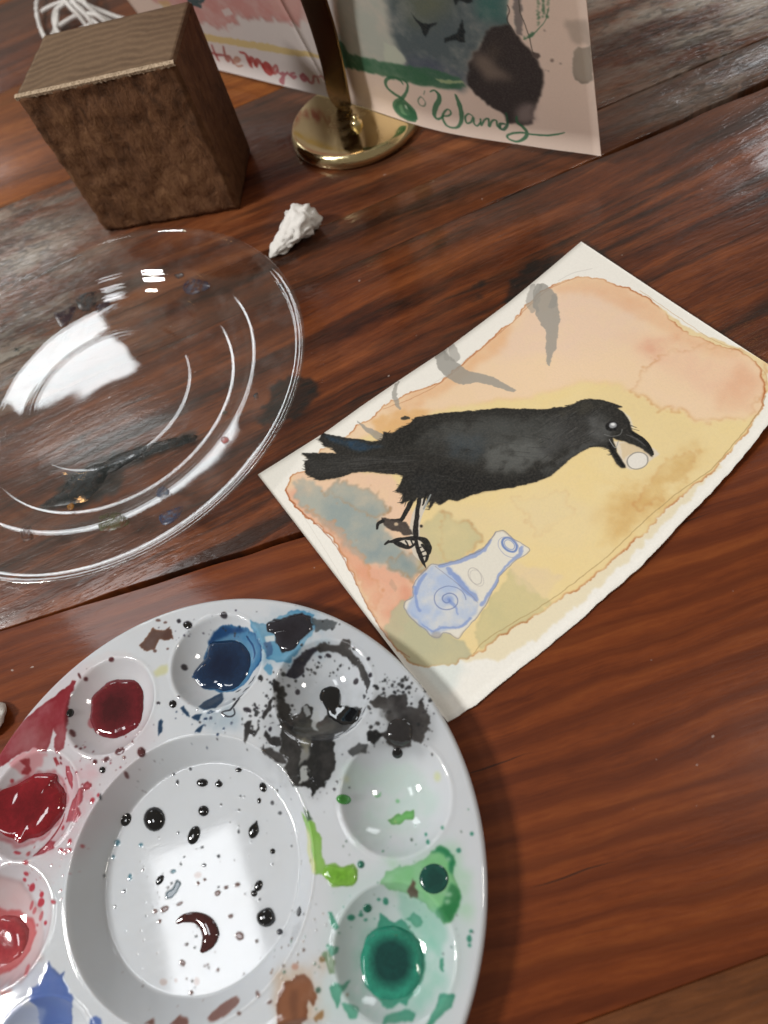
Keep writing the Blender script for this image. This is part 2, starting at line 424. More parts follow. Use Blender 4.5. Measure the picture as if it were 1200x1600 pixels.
# faint overall staining
P_([(0, 1030), (130, 1030), (250, 1150), (150, 1330), (0, 1450)], (190, 160, 165), .25, .004, 14)
P_([(430, 950), (600, 980), (700, 1150), (560, 1240), (420, 1180)], (150, 160, 170), .22, .004, 14)
P_([(520, 1380), (700, 1300), (740, 1450), (700, 1600), (500, 1600)], (160, 195, 185), .3, .004, 14)
P_([(0, 1510), (60, 1510), (110, 1600), (0, 1600)], (180, 185, 205), .5, .003, 8)
for q, c, a in (([(425, 1070), (470, 1040), (560, 1060), (575, 1120), (540, 1200), (500, 1250), (440, 1220), (400, 1170)], (120, 124, 128), .16), ([(575, 1080), (640, 1070), (680, 1110), (675, 1170), (610, 1180), (570, 1160)], (120, 124, 128), .2), ([(400, 960), (500, 950), (520, 1010), (450, 1050), (400, 1040)], (140, 170, 190), .5), ([(300, 1100), (360, 1090), (380, 1130), (330, 1150)], (150, 170, 185), .4),
                ([(560, 1440), (680, 1440), (690, 1540), (640, 1600), (540, 1580)], (140, 190, 175), .5), ([(430, 1510), (500, 1500), (510, 1600), (430, 1600)], (190, 170, 150), .5), ([(590, 1340), (720, 1320), (740, 1440), (640, 1420)], (160, 200, 170), .45), ([(520, 1200), (640, 1190), (690, 1260), (640, 1330), (550, 1320)], (186, 204, 200), .5), ([(90, 1180), (150, 1200), (150, 1280), (100, 1330), (60, 1340)], (200, 160, 168), .5)):
    pal.poly(q, c, a, .004, 8, mott=1.2)
# crimson on the rim, left
RS = [(118, 1067), (112, 1063), (107, 1072), (95, 1081), (75, 1094), (52, 1114), (33, 1132), (10, 1158), (-20, 1195), (-30, 1230), (0, 1200), (17, 1185), (50, 1170), (72, 1173), (79, 1160), (83, 1138), (87, 1147), (83, 1167), (90, 1178), (100, 1170), (103, 1150), (107, 1103), (111, 1088)]
P_(RS, (132, 42, 52), .93, .0007, 1, .5, (110, 28, 38), 5, mott=.2, wet=.7)
P_([(10, 1190), (50, 1170), (72, 1174), (60, 1200), (40, 1215), (20, 1200)], (196, 110, 118), .6, .0015, 2)
P_([(30, 1188), (46, 1182), (50, 1200), (44, 1212), (34, 1212), (42, 1200)], (140, 35, 45), .95, .001)
P_([(83, 1185), (90, 1184), (93, 1195), (88, 1198)], (140, 35, 45), .95)
P_([(0, 1232), (26, 1226), (46, 1212), (62, 1206), (90, 1207), (104, 1232), (108, 1250), (96, 1280), (70, 1310), (28, 1322), (-10, 1310)], (176, 80, 88), .35, .002, 3, .6, (150, 50, 60), 4)
for q in ([(129, 1229), (134, 1222), (142, 1225), (141, 1231), (132, 1236)], [(122, 1236), (130, 1232), (128, 1250), (121, 1262), (127, 1272), (120, 1284), (104, 1283), (108, 1266), (115, 1250)], [(103, 1198), (108, 1200), (114, 1215), (113, 1233), (107, 1222), (103, 1210)], [(86, 1316), (84, 1326), (68, 1333), (50, 1339), (62, 1327), (78, 1315)]):
    P_(q, (165, 62, 75), .8, .0006, 1, .9, (125, 30, 42), 3, wet=.6)
pal.stroke([(52, 1338), (72, 1320), (88, 1300), (97, 1284), (101, 1272)], [1, 3, 3, 2.5, 1], (130, 32, 42), .95, wet=.6)
for q in ((108, 1328, 3.4, 2.6), (95, 1329, 4, 3), (26, 1333, 6, 2.5), (40, 1348, 4, 4), (41, 1366, 4.2, 3), (38, 1375, 3, 3), (50, 1387, 4.5, 7), (65, 1398, 3.5, 5), (64, 1411, 5, 8), (83, 1410, 4, 2.6), (64, 1432, 2.6, 8), (71, 1442, 2.6, 3.5), (49, 1415, 2.5, 8), (54, 1423, 3, 6), (109, 1315, 3, 4.5), (144, 1251, 3.5, 4.5), (153, 1243, 2, 3), (98, 1294, 2, 4), (18, 1221, 3, 3.5), (42, 1517, 3, 10)):
    pal.spot(*q, rot=.3, col=(168, 48, 62), alpha=.92, wet=.7)
# pink / red well
P_([(-60, 1400), (-20, 1372), (20, 1372), (45, 1392), (66, 1430), (70, 1460), (62, 1500), (35, 1530), (0, 1540), (-60, 1500)], (196, 150, 150), .45, .002, 4, .3, mott=.3)
P_([(-50, 1445), (-10, 1423), (19, 1422), (36, 1424), (53, 1440), (55, 1458), (46, 1488), (28, 1510), (0, 1521), (-50, 1500)], (190, 92, 95), .85, .001, 2, .4, (160, 55, 62), 5)
P_([(0, 1545), (17, 1548), (12, 1562), (0, 1565)], (175, 100, 90), .6, .001, 2)
# blue, bottom left
P_([(75, 1503), (84, 1516), (92, 1522), (101, 1518), (99, 1533), (109, 1544), (112, 1562), (112, 1605), (60, 1605), (58, 1573), (45, 1562), (47, 1547), (56, 1543), (66, 1525)], (80, 105, 168), .93, .0008, 1, .3, wet=.5)
P_([(142, 1592), (150, 1588), (158, 1592), (158, 1605), (140, 1605)], (60, 90, 160), .8)
P_([(0, 1580), (40, 1570), (70, 1575), (62, 1605), (0, 1605)], (150, 165, 200), .6, .001, 3)
# red-brown well
P_([(118, 1090), (130, 1040), (160, 1020), (195, 1018), (225, 1035), (238, 1075), (230, 1130), (200, 1165), (160, 1176), (130, 1150)], (205, 192, 192), .25, .001, 4)
pal.spot(143, 1130, 6, 9, col=(170, 80, 90), alpha=.7)
for q in ((174, 1031, 4.6, 4), (134, 1061, 3.4, 4), (124, 1056, 2, 5), (113, 1146, 4, 7), (118, 1167, 2, 2), (125, 1170, 2, 2), (221, 1176, 6.5, 8), (187, 1174, 8, 5.5), (194, 1184, 2.6, 2.6), (207, 1159, 1.6, 1.6), (198, 1212, 3, 6), (148, 1191, 3.5, 4), (166, 1187, 5, 3.4)):
    pal.spot(*q, rot=-.5, col=(84, 42, 46), alpha=.93, wet=.7)
# brown stain near the rim, yellow tint
P_([(240, 980), (253, 986), (266, 980), (269, 1000), (260, 999), (250, 1000), (240, 1013), (227, 1018), (219, 1008), (230, 995)], (78, 52, 44), .92, .0012, 1, .5, (120, 75, 50), 3, holes=.32, wet=.4)
for q in ((247, 970, 4, 2), (258, 973, 3, 2), (242, 1017, 3, 2.5), (262, 1014, 2, 1.5)): pal.spot(*q, col=(84, 56, 50), alpha=.85)
P_([(238, 1050), (250, 1040), (262, 1038), (258, 1052), (245, 1058)], (196, 196, 140), .7, .001, 3)
# blue well
P_([(315, 1040), (322, 1015), (330, 998), (347, 980), (363, 977), (380, 981), (397, 988), (408, 1010), (408, 1032), (396, 1048), (385, 1065), (368, 1080), (350, 1083), (318, 1078), (302, 1056)], (52, 112, 155), .85, .0009, 1, .6, (25, 70, 120), 5, mott=.15, wet=.5)
P_([(326, 1003), (335, 990), (350, 980), (375, 980), (386, 988), (372, 990), (350, 994), (338, 1000), (328, 1012)], (24, 62, 108), .9, .0008, 2)
pal.stroke([(385, 995), (394, 1008), (398, 1022), (396, 1030)], [2, 3, 3, 1], (28, 62, 110), .85)
# light blue splash
P_([(388, 970), (413, 975), (430, 968), (447, 958), (463, 952), (488, 962), (492, 980), (482, 1002), (462, 1022), (450, 1037), (430, 1036), (417, 1024), (409, 1010), (398, 990)], (92, 148, 180), .88, .0012, 1, .5, (50, 110, 150), 4, holes=.42, mott=.3)
P_([(412, 1045), (420, 1036), (426, 1045), (424, 1055), (418, 1055)], (80, 140, 175), .85, .0008)
P_([(410, 1005), (418, 1002), (426, 1008), (424, 1022), (418, 1026), (414, 1014)], (60, 90, 130), .8, .0008)
P_([(413, 996), (428, 992), (430, 1002), (415, 1004)], (205, 212, 214), .9, .0004)
P_([(416, 974), (427, 969), (440, 968), (453, 961), (472, 958), (486, 965), (487, 985), (468, 1002), (460, 1014), (442, 1019), (431, 1004), (429, 991), (418, 988)], (40, 39, 45), .97, .0008, 1, wet=.5)
for q in ((427, 974, 3, 3), (468, 985, 3, 3)): pal.spot(*q, col=(130, 140, 150), alpha=.9)
# black well and mass
P_([(486, 965), (505, 972), (520, 968), (528, 975), (520, 985), (505, 984), (492, 990)], (60, 66, 70), .8, .0012, 1, holes=.22)
P_([(489, 1011), (472, 1020), (455, 1038), (445, 1058), (460, 1062), (475, 1052), (479, 1036), (490, 1022), (494, 1015)], (30, 30, 42), .97, .0006, 1, wet=.6)
P_([(488, 1012), (510, 1005), (530, 1009), (535, 998), (545, 998), (549, 1013), (560, 1030), (570, 1048), (577, 1066), (573, 1080), (568, 1064), (557, 1043), (545, 1032), (532, 1022), (518, 1018), (500, 1020)], (44, 43, 44), .93, .0009, 1, holes=.34, wet=.5)
P_([(432, 1075), (444, 1071), (443, 1090), (450, 1107), (453, 1119), (462, 1117), (478, 1100), (488, 1104), (482, 1124), (500, 1128), (512, 1118), (520, 1100), (545, 1104), (563, 1107), (561, 1122), (545, 1138), (520, 1150), (508, 1158), (524, 1164), (522, 1200), (514, 1216), (504, 1228), (488, 1240), (487, 1226), (474, 1230), (458, 1228), (447, 1203), (446, 1185), (439, 1170), (442, 1150), (436, 1138), (434, 1115), (430, 1095)], (38, 39, 39), .96, .0014, 1, .3, mott=.15, holes=.56, wet=.55)
P_([(466, 1128), (500, 1132), (530, 1128), (520, 1146), (495, 1150), (490, 1170), (470, 1165), (462, 1145)], (88, 88, 82), .62, .0018, 5)
P_([(466, 1178), (480, 1165), (484, 1182), (472, 1198), (463, 1190)], (150, 152, 150), .75, .002, 2)
P_([(488, 1112), (497, 1108), (499, 1125), (494, 1142), (486, 1138)], (176, 182, 184), .9, .001, 1)
P_([(472, 1103), (480, 1102), (484, 1115), (476, 1120)], (172, 178, 182), .8, .001, 1)
P_([(459, 1214), (478, 1202), (486, 1197), (482, 1215), (470, 1226), (460, 1224)], (186, 190, 190), .8, .002, 1, holes=.1)
P_([(470, 1160), (478, 1150), (482, 1162), (492, 1165), (482, 1170), (478, 1182), (472, 1170)], (120, 118, 104), .75, .001, 2)
for q in ([(409, 1166), (420, 1171), (442, 1178), (447, 1195), (430, 1191), (414, 1180)], [(418, 1099), (427, 1093), (424, 1110), (414, 1124), (410, 1121)], [(381, 1129), (394, 1127), (393, 1140), (398, 1147), (402, 1127), (404, 1143), (396, 1154), (388, 1150), (383, 1162), (380, 1150)], [(412, 1150), (416, 1142), (424, 1152), (440, 1150), (440, 1165), (425, 1168), (418, 1158)], [(428, 1060), (436, 1066), (436, 1080), (428, 1085)]):
    P_(q, (38, 38, 40), .96, .001, 1, holes=.38, wet=.6)
P_([(434, 1085), (446, 1100), (455, 1120), (462, 1150), (470, 1180), (466, 1220), (452, 1205), (447, 1180), (442, 1150), (436, 1115)], (34, 35, 36), .95, .0014, 1, wet=.5)
P_([(484, 1150), (520, 1150), (523, 1195), (512, 1218), (492, 1236), (486, 1215), (495, 1190)], (36, 37, 38), .95, .0012, 1, wet=.5)
# right black mass
P_([(580, 1096), (592, 1084), (603, 1092), (608, 1086), (632, 1084), (636, 1106), (648, 1104), (660, 1090), (661, 1107), (672, 1122), (667, 1150), (657, 1161), (645, 1155), (640, 1166), (624, 1169), (603, 1158), (586, 1148), (612, 1139), (604, 1120), (598, 1108), (586, 1106)], (50, 49, 50), .95, .0014, 1, .2, mott=.2, holes=.56, wet=.45)
P_([(603, 1130), (640, 1120), (650, 1150), (625, 1168), (604, 1156)], (36, 36, 38), .8, .002, 3)
P_([(573, 1144), (589, 1140), (596, 1150), (584, 1164), (574, 1160)], (24, 25, 27), .97, .0006, 1, wet=1)
P_([(543, 1174), (560, 1160), (574, 1164), (570, 1174), (549, 1182)], (55, 58, 60), .9, .0008, 1, holes=.4)
P_([(594, 1106), (606, 1110), (604, 1125), (594, 1118)], (105, 108, 110), .6, .001, 2)
rg = random.Random(4)
def speck(n, cx, cy, sx, sy, cols, rmin, rmax, rot=0, dens=1):
    for _ in range(n):
        x = rg.gauss(0, 1)*sx; y = rg.gauss(0, 1)*sy
        X = cx+x*math.cos(rot)-y*math.sin(rot); Y = cy+x*math.sin(rot)+y*math.cos(rot)
        r = rmin+(rmax-rmin)*rg.random()**2.5
        pal.spot(X, Y, r, r*rg.uniform(.6, 1.3), rot=rg.random()*3, col=rg.choice(cols), alpha=.93, wet=.7, warp=.0004)
G = [(36, 37, 39), (50, 52, 54), (30, 32, 36)]
speck(55, 620, 1070, 24, 9, G, .8, 3.4, .25); speck(40, 585, 1115, 14, 26, G, .8, 3.4)
speck(46, 500, 1040, 26, 14, G, .7, 3.0); speck(60, 420, 1110, 20, 34, G, .8, 3.8, .3); speck(40, 500, 1215, 26, 16, G, .7, 2.6)
speck(26, 665, 1140, 8, 28, G, .8, 2.6); speck(34, 440, 990, 60, 22, G, .6, 2.4); speck(22, 300, 985, 40, 14, [(50, 45, 60), (40, 40, 60)], .6, 2.2)
speck(26, 330, 1128, 40, 16, [NV, (60, 70, 90), (40, 40, 44)], .7, 3); speck(30, 390, 1270, 40, 60, G, .5, 1.8); speck(30, 250, 1400, 45, 50, [(60, 50, 50), (50, 56, 60)], .5, 1.9)
speck(30, 150, 1200, 40, 26, [(120, 40, 50), (90, 45, 50)], .6, 2.4); speck(26, 60, 1350, 40, 30, [(160, 60, 70), (170, 90, 95)], .7, 3); speck(26, 640, 1330, 60, 30, [(60, 120, 90), (70, 90, 80)], .6, 2.4)
speck(34, 480, 1500, 30, 40, [(120, 90, 70), (70, 100, 85), (90, 75, 70)], .7, 3); speck(30, 600, 1440, 60, 30, [TE, (70, 120, 100)], .7, 2.6); speck(22, 700, 1420, 20, 80, [(60, 100, 90), (90, 90, 90)], .6, 2.2); speck(24, 300, 1520, 70, 25, [(110, 80, 75), (80, 70, 70)], .6, 2)
speck(18, 480, 1400, 14, 60, [(80, 80, 80), (100, 90, 80)], .5, 1.8); speck(30, 180, 1130, 70, 70, [(110, 70, 75), (90, 80, 85)], .4, 1.5)
for x, y, l, an in [(376, 1088, 12, -.7), (384, 1078, 14, -.7), (392, 1066, 10, -.8), (372, 1080, 9, -.5), (396, 1060, 9, -1.), (530, 1148, 24, -.5), (548, 1140, 20, -.6), (560, 1128, 16, -.9), (520, 1156, 22, -.4), (568, 1112, 14, -1.1)]:
    dx, dy = math.cos(an)*l/2, math.sin(an)*l/2
    pal.stroke([(x-dx, y-dy), (x, y+rg.uniform(-1, 1)), (x+dx, y+dy)], [.6, 1.8, .6], (40, 44, 50), .85)
pal.stroke([(374, 1092), (366, 1102), (359, 1110), (350, 1112), (346, 1114), (352, 1119), (360, 1120), (366, 1116), (365, 1108)], [2.5, 3, 3, 2.4, 2, 2.4, 2.8, 2.6, 2], (40, 42, 50), .92, wet=.7)
for q in ([(310, 1104), (318, 1097), (347, 1082), (349, 1095), (337, 1107), (320, 1109)], [(299, 1122), (306, 1116), (316, 1115), (310, 1127)], [(322, 1114), (328, 1110), (335, 1113), (326, 1115)], [(311, 1137), (320, 1132), (313, 1145), (303, 1146)], [(247, 1150), (247, 1127), (251, 1123), (256, 1128), (253, 1143)], [(281, 1106), (287, 1104), (294, 1116), (298, 1122), (290, 1120)]):
    P_(q, (30, 56, 84), .95, .0005, 1, wet=.8)
for q in ((279, 971, 3.6, 3), (293, 977, 7.5, 5.8), (350, 962, 6, 5), (288, 1043, 5.8, 4.8), (247, 1099, 3, 2.5), (279, 1089, 1.6, 1.6), (386, 1110, 7, 4), (401, 1107, 2.6, 2.6), (422, 1140, 2.5, 4), (465, 1082, 4, 4.5), (513, 1025, 5, 3), (500, 1027, 3, 2.4), (556, 1065, 4, 5), (575, 1030, 3, 3), (578, 1056, 3, 4.5), (614, 958+160, 1, 1)):
    pal.spot(*q, rot=.4, col=(40, 38, 46), alpha=.95, wet=.8)
# clear well, greens
P_([(606, 1284), (613, 1278), (622, 1270), (628, 1273), (635, 1268), (647, 1266), (645, 1280), (634, 1280), (623, 1288), (612, 1288)], (104, 176, 96), .9, .0006, 1, .3, wet=.6)
P_([(582, 1240), (590, 1242), (596, 1238), (596, 1245), (588, 1248)], (110, 175, 120), .75, .0006)
pal.spot(683, 1214, 5, 7, col=(200, 205, 130), alpha=.55, soft=3); pal.spot(541, 1218, 4, 5, col=(205, 205, 150), alpha=.5, soft=3); pal.spot(621, 1252, 3.4, 3.4, col=(110, 175, 120), alpha=.7)
P_([(470, 1270), (482, 1282), (492, 1290), (502, 1310), (501, 1332), (508, 1352), (520, 1349), (532, 1354), (552, 1351), (559, 1362), (559, 1377), (550, 1385), (525, 1386), (515, 1378), (503, 1368), (492, 1366), (488, 1340), (484, 1310), (476, 1286)], (124, 178, 72), .93, .0007, 1, .25, mott=.1, wet=.6)
P_([(474, 1263), (482, 1270), (488, 1284), (480, 1284)], (60, 85, 60), .9, .0008, 1, holes=.4)
P_([(478, 1288), (484, 1300), (488, 1335), (492, 1364), (486, 1362), (480, 1325)], (200, 205, 130), .7, .0008, 2)
P_([(675, 1331), (687, 1323), (703, 1328), (712, 1350), (706, 1369), (719, 1392), (719, 1415), (705, 1440), (694, 1441), (680, 1429), (663, 1411), (635, 1397), (617, 1392), (593, 1380), (603, 1362), (631, 1357), (659, 1345)], (120, 184, 128), .85, .0009, 1, .3, mott=.25, wet=.4)
P_([(672, 1333), (687, 1323), (703, 1328), (712, 1350), (706, 1368), (700, 1362), (702, 1348), (694, 1336), (684, 1332)], (34, 118, 78), .9, .0006, 2)
P_([(703, 1380), (716, 1388), (720, 1402), (718, 1418), (705, 1440), (694, 1441), (680, 1428), (692, 1412), (696, 1398)], (42, 118, 70), .93, .0006, 2, wet=.6)
for q in ((700, 1343, 4, 4), (700, 1398, 6, 4), (699, 1409, 5, 4)): pal.spot(*q, col=(150, 190, 160), alpha=.85, soft=2)
P_([(640, 1392), (644, 1372), (648, 1388), (654, 1396), (652, 1404), (640, 1400)], (86, 62, 56), .85, .001, 1, holes=.35)
P_([(625, 1395), (655, 1405), (690, 1430), (700, 1460), (690, 1500), (670, 1480), (650, 1450), (625, 1435)], (120, 180, 160), .5, .0015, 4)
for q in ((564, 1351, 5.4, 6), (668, 1316, 3, 4), (691, 1294, 2.4, 3), (737, 1303, 3, 3), (665, 1304, 2, 2.6), (716, 1329, 4, 4), (733, 1468, 4, 6), (736, 1456, 3, 3), (733, 1478, 3, 3), (548, 1434, 6, 5), (574, 1420, 6.5, 6.5), (603, 1409, 4.5, 6), (592, 1406, 3, 2.4), (563, 1430, 4, 3), (571, 1438, 3, 2)):
    pal.spot(*q, col=(38, 122, 98), alpha=.88, wet=.6)
# teal well
P_([(563, 1504), (568, 1478), (575, 1460), (588, 1450), (593, 1429), (604, 1436), (617, 1441), (626, 1437), (640, 1450), (652, 1466), (663, 1480), (664, 1516), (654, 1548), (638, 1562), (636, 1574), (625, 1568), (605, 1577), (590, 1562), (570, 1544)], (58, 146, 122), .9, .0007, 1, .25, wet=.5)
for q in ([(634, 1437), (648, 1427), (657, 1434), (660, 1444), (652, 1450), (642, 1442)], [(509, 1478), (516, 1474), (531, 1482), (527, 1491), (515, 1496)], [(516, 1543), (524, 1537), (535, 1538), (546, 1533), (536, 1548), (530, 1560), (526, 1578), (519, 1560)], [(533, 1568), (545, 1568), (560, 1580), (556, 1593), (546, 1592)], [(599, 1592), (612, 1584), (632, 1581), (649, 1585), (645, 1598), (599, 1604)], [(689, 1552), (711, 1556), (705, 1576), (690, 1585), (672, 1605), (663, 1605), (680, 1575)], [(687, 1498), (693, 1498), (692, 1518), (688, 1512)], [(510, 1425), (516, 1424), (524, 1440), (530, 1448), (528, 1455), (518, 1448)]):
    P_(q, (72, 150, 125), .85, .0007, 1, .4, (40, 115, 92), 3, wet=.4)
P_([(502, 1491), (512, 1488), (520, 1500), (524, 1522), (514, 1525), (508, 1508)], (95, 125, 90), .8, .0007, 1)
pal.spot(503, 1500, 5, 5, col=(120, 95, 55), alpha=.85); pal.spot(461, 1511, 6, 5, col=(176, 130, 112), alpha=.7); pal.spot(497, 1548, 4.5, 5, col=(60, 90, 75), alpha=.85)
# browns at the bottom
P_([(446, 1536), (462, 1524), (476, 1525), (488, 1539), (496, 1560), (491, 1569), (483, 1562), (477, 1573), (478, 1590), (470, 1605), (432, 1605), (433, 1572), (438, 1551)], (134, 90, 66), .93, .0008, 1, .4, (100, 62, 44), 5, mott=.3, wet=.4)
P_([(500, 1580), (506, 1578), (504, 1592), (496, 1600), (490, 1590)], (140, 105, 66), .85, .0006)
P_([(453, 1548), (467, 1548), (466, 1595), (456, 1595)], (105, 70, 54), .6, .001, 3)
for q in ((374, 1463, 6, 6.5), (257, 1421, 6.5, 4), (242, 1424, 3.5, 3), (249, 1440, 3, 2.4), (340, 1396, 4.4, 3.4), (371, 1383, 4, 2.4), (353, 1387, 3, 2), (360, 1432, 3.4, 2.4), (285, 1505, 3.4, 4.5), (299, 1551, 3, 2.6), (402, 1554, 3, 5), (421, 1566, 4.5, 2.6), (373, 1584, 3.4, 3), (281, 1412, 5, 1.4), (309, 1381, 2.2, 2.2), (320, 1375, 2, 2)):
    pal.spot(*q, rot=-.5, col=(92, 62, 56), alpha=.92, wet=.7)
for q in ((255, 1535, 6, 5.5), (307, 1534, 4.5, 6.5), (309, 1368, 6, 5), (275, 1532, 2.4, 3)): pal.spot(*q, col=(176, 160, 156), alpha=.8)
P_([(369, 1556), (374, 1565), (357, 1584), (332, 1598), (322, 1593), (344, 1570)], (116, 72, 62), .92, .0005, 1, wet=.6)
P_([(262, 1604), (280, 1588), (293, 1591), (292, 1606)], (116, 72, 62), .92, .0005); P_([(222, 1603), (236, 1593), (241, 1604)], (116, 72, 62), .9, .0005)
for q in ((183, 1317, 4.6, 5), (220, 1321, 3, 3), (177, 1339, 2.6, 3), (203, 1371, 3, 5), (271, 1362, 4, 2.6)): pal.spot(*q, col=(78, 120, 136), alpha=.9, wet=.5)
P_([(276, 1375), (283, 1381), (276, 1394), (268, 1402), (259, 1404), (260, 1396), (271, 1388)], (64, 84, 96), .95, .0003, 1, wet=.6)
for q in ((425, 1255, 2.6, 3.4), (437, 1271, 2.6, 2.6), (373, 1300, 1.5, 3), (162, 1369, 1.4, 3), (277, 1223, 2, 4), (271, 1210, 2.4, 2), (297, 1202, 2, 2), (455, 1322, 1.5, 1.5), (228, 1392+40, 1, 1), (194, 1393, 2.4, 2), (180, 1417, 2, 2), (278, 1302, 2, 2), (341, 1338, 2, 2), (319, 1353, 2, 2), (157, 1246, 2, 5)):
    pal.spot(*q, col=(38, 42, 48), alpha=.95, wet=.7)
PAL_IM = pal.image('palette_paint')

t = NT('palette_plastic')
uv = t.n('TexCoord').outputs['UV']
im = t.n('TexImage', {'Vector': uv}, image=PAL_IM, interpolation='Cubic')
wet = im.outputs[1]
ob = t.n('NewGeometry').outputs['Position']
scr = t.noise(t.mapping(ob, (90, 900, 1), (0, 0, .6)), 1, 3, .6)
und = t.noise(t.mapping(ob, (22, 22, 22)), 1, 2, .5)
tint = t.noise(t.mapping(ob, (60, 60, 60)), 1, 4, .6)
colr = t.mix(t.math('MULTIPLY', t.ramp(tint, [(.45, 0.), (.8, 1.)]), .16), im.outputs[0], (.50, .47, .45))
h1 = t.math('ADD', t.math('MULTIPLY', wet, .45), t.math('MULTIPLY', scr, .02))
nrm = t.bump(t.math('ADD', h1, t.math('MULTIPLY', und, .35)), .5, .0006)
rgh = t.math('ADD', .045, t.math('MULTIPLY', t.ramp(scr, [(.45, 0.), (.75, 1.)]), .05))
t.bsdf(base=colr, rough=rgh, normal=nrm, spec=.5, sss=.4, sssr=(1., .9, .8), ssss=.004)
M_PAL = t.m

palette = empty('paint_palette', (PC[0], PC[1], 0), 'round white plastic palette with wells, splattered with wet red, blue, black and green paint', 'paint palette')
nt, rs = 900, np.concatenate([np.linspace(.0002, .030, 30), np.linspace(.0306, .0383, 24), np.linspace(.0385, .0410, 17), np.linspace(.0413, .0848, 112), np.linspace(.0851, PR, 12)])
th = np.linspace(0, 2*math.pi, nt, endpoint=False)
T, R = np.meshgrid(th, rs, indexing='ij')
cs = 1-np.clip((R-.05)/.03, 0, 1)
X = PC[0]+R*np.cos(T)+(CC[0]-PC[0])*cs; Y = PC[1]+R*np.sin(T)+(CC[1]-PC[1])*cs; Z = pal_h(X, Y)
V = np.stack([X, Y, Z], -1).reshape(-1, 3)
nr = len(rs)
F = grid_faces(nt, nr, close_u=True, flip=True)
F.append(tuple(i*nr for i in range(nt)))
# underside, coarser, joined at the lip
rs2 = np.concatenate([[PR+.0001, PR, PR-.0006], np.linspace(PR-.0015, .0005, 60)])
n0 = len(V)
T2, R2 = np.meshgrid(th, rs2, indexing='ij')
cs = 1-np.clip((R2-.05)/.03, 0, 1)
X2 = PC[0]+R2*np.cos(T2)+(CC[0]-PC[0])*cs; Y2 = PC[1]+R2*np.sin(T2)+(CC[1]-PC[1])*cs
Z2 = np.maximum(pal_h(X2, Y2)-.0013, .0001); Z2[:, 0] = ZT-.0006-.0016; Z2[:, 1] = ZT-.0006-.0024; Z2[:, 2] = ZT-.0006-.0022
V2 = np.stack([X2, Y2, Z2], -1).reshape(-1, 3)
nr2 = len(rs2)
F += [tuple(n0+k for k in f) for f in grid_faces(nt, nr2, close_u=True, flip=True)]
F.append(tuple(n0+i*nr2+nr2-1 for i in reversed(range(nt))))
for i in range(nt):
    j = (i+1) % nt
    F.append((i*nr+nr-1, i*nr+nr-1, j*nr+nr-1) if False else (i*nr+nr-1, n0+i*nr2, n0+j*nr2, j*nr+nr-1))
VV = np.concatenate([V, V2])
UV = np.stack(pal.uv(VV[:, 0], VV[:, 1]), -1)
mesh('palette_body', VV, F, M_PAL, palette, uvs=UV)

t = NT('wet_paint')
at_ = t.n('Attribute', attribute_name='paint').outputs['Color']
gp = t.n('NewGeometry').outputs['Position']
bn = t.bump(t.noise(t.mapping(gp, (140, 140, 140)), 1, 2, .5), .12, .0005)
pg = t.noise(t.mapping(gp, (420, 420, 420)), 1, 5, .7, .8)
at_ = t.mix(t.ramp(pg, [(.40, .45), (.62, 0.)]), at_, t.mix(1., at_, (.45, .45, .5), 'MULTIPLY'))
t.bsdf(base=at_, rough=.05, spec=.6, coat=.6, coat_rough=.03, normal=bn, coat_normal=bn)
M_WET = t.m

def resample(P, n):
    P = np.array(P, float); k = len(P); out = []
    for i in range(k):
        p0, p1, p2, p3 = P[i-1], P[i], P[(i+1) % k], P[(i+2) % k]
        for s in np.linspace(0, 1, n, endpoint=False):
            out.append(.5*((2*p1)+(-p0+p2)*s+(2*p0-5*p1+4*p2-p3)*s*s+(-p0+3*p1-3*p2+p3)*s**3))
    return np.array(out)
PRNG = np.random.default_rng(3)
def pool(name, P, hf, cen_col, edge_col, dome, parent, mat=None, rough=.0, sub=3, level=False, power=4, rings=7, ramp=(.35, .95)):
    """paint lying in or on a surface: P photo outline -> closed low mound"""
    Q = resample(P, sub)
    if rough: Q = Q+PRNG.normal(0, rough, Q.shape)
    B = np.array([ats(x, y, hf) for x, y in Q])
    c = B[:, :2].mean(0); n = len(B)
    zm = B[:, 2].mean()
    V, C = [], []
    ss = [1.0]+list(np.linspace(.985, 0, rings)[:-1])
    cc, ec = np.array(lin(cen_col)), np.array(lin(edge_col))
    for s in ss:
        for b in B:
            x, y = c+(b[:2]-c)*s
            if s == 1.0: z = float(hf(x, y))-.00005
            else:
                if level: base = zm+(b[2]-zm)*s**6
                else: base = float(hf(x, y))
                z = base+dome*(1-s**power)**.5+.00003
            V.append((x, y, z))
            k = np.clip((s-ramp[0])/(ramp[1]-ramp[0]), 0, 1)
            C.append((*(cc*(1-k)+ec*k), 1))
    zc = (zm if level else float(hf(*c)))+dome
    V.append((c[0], c[1], zc)); C.append((*cc, 1))
    F = []
    for r in range(len(ss)-1):
        for i in range(n):
            j = (i+1) % n; F.append((r*n+i, r*n+j, (r+1)*n+j, (r+1)*n+i))
    last = (len(ss)-1)*n
    for i in range(n): F.append((last+i, last+(i+1) % n, len(V)-1))
    # orient upwards
    a, b, d = (np.array(V[k]) for k in F[-1])
    if np.cross(b-a, d-a)[2] < 0: F = [f[::-1] for f in F]
    return mesh(name, V, F, mat or M_WET, parent, cols=C)
def ell(x, y, rx, ry, rot=0, n=8, tip=0):
    out = []
    for a in np.linspace(0, 2*math.pi, n, endpoint=False):
        ax, ay = rx*math.cos(a), ry*math.sin(a)
        if tip and ay < 0: ax *= (1+tip*ay/ry)
        out.append((x+ax*math.cos(rot)-ay*math.sin(rot), y+ax*math.sin(rot)+ay*math.cos(rot)))
    return out
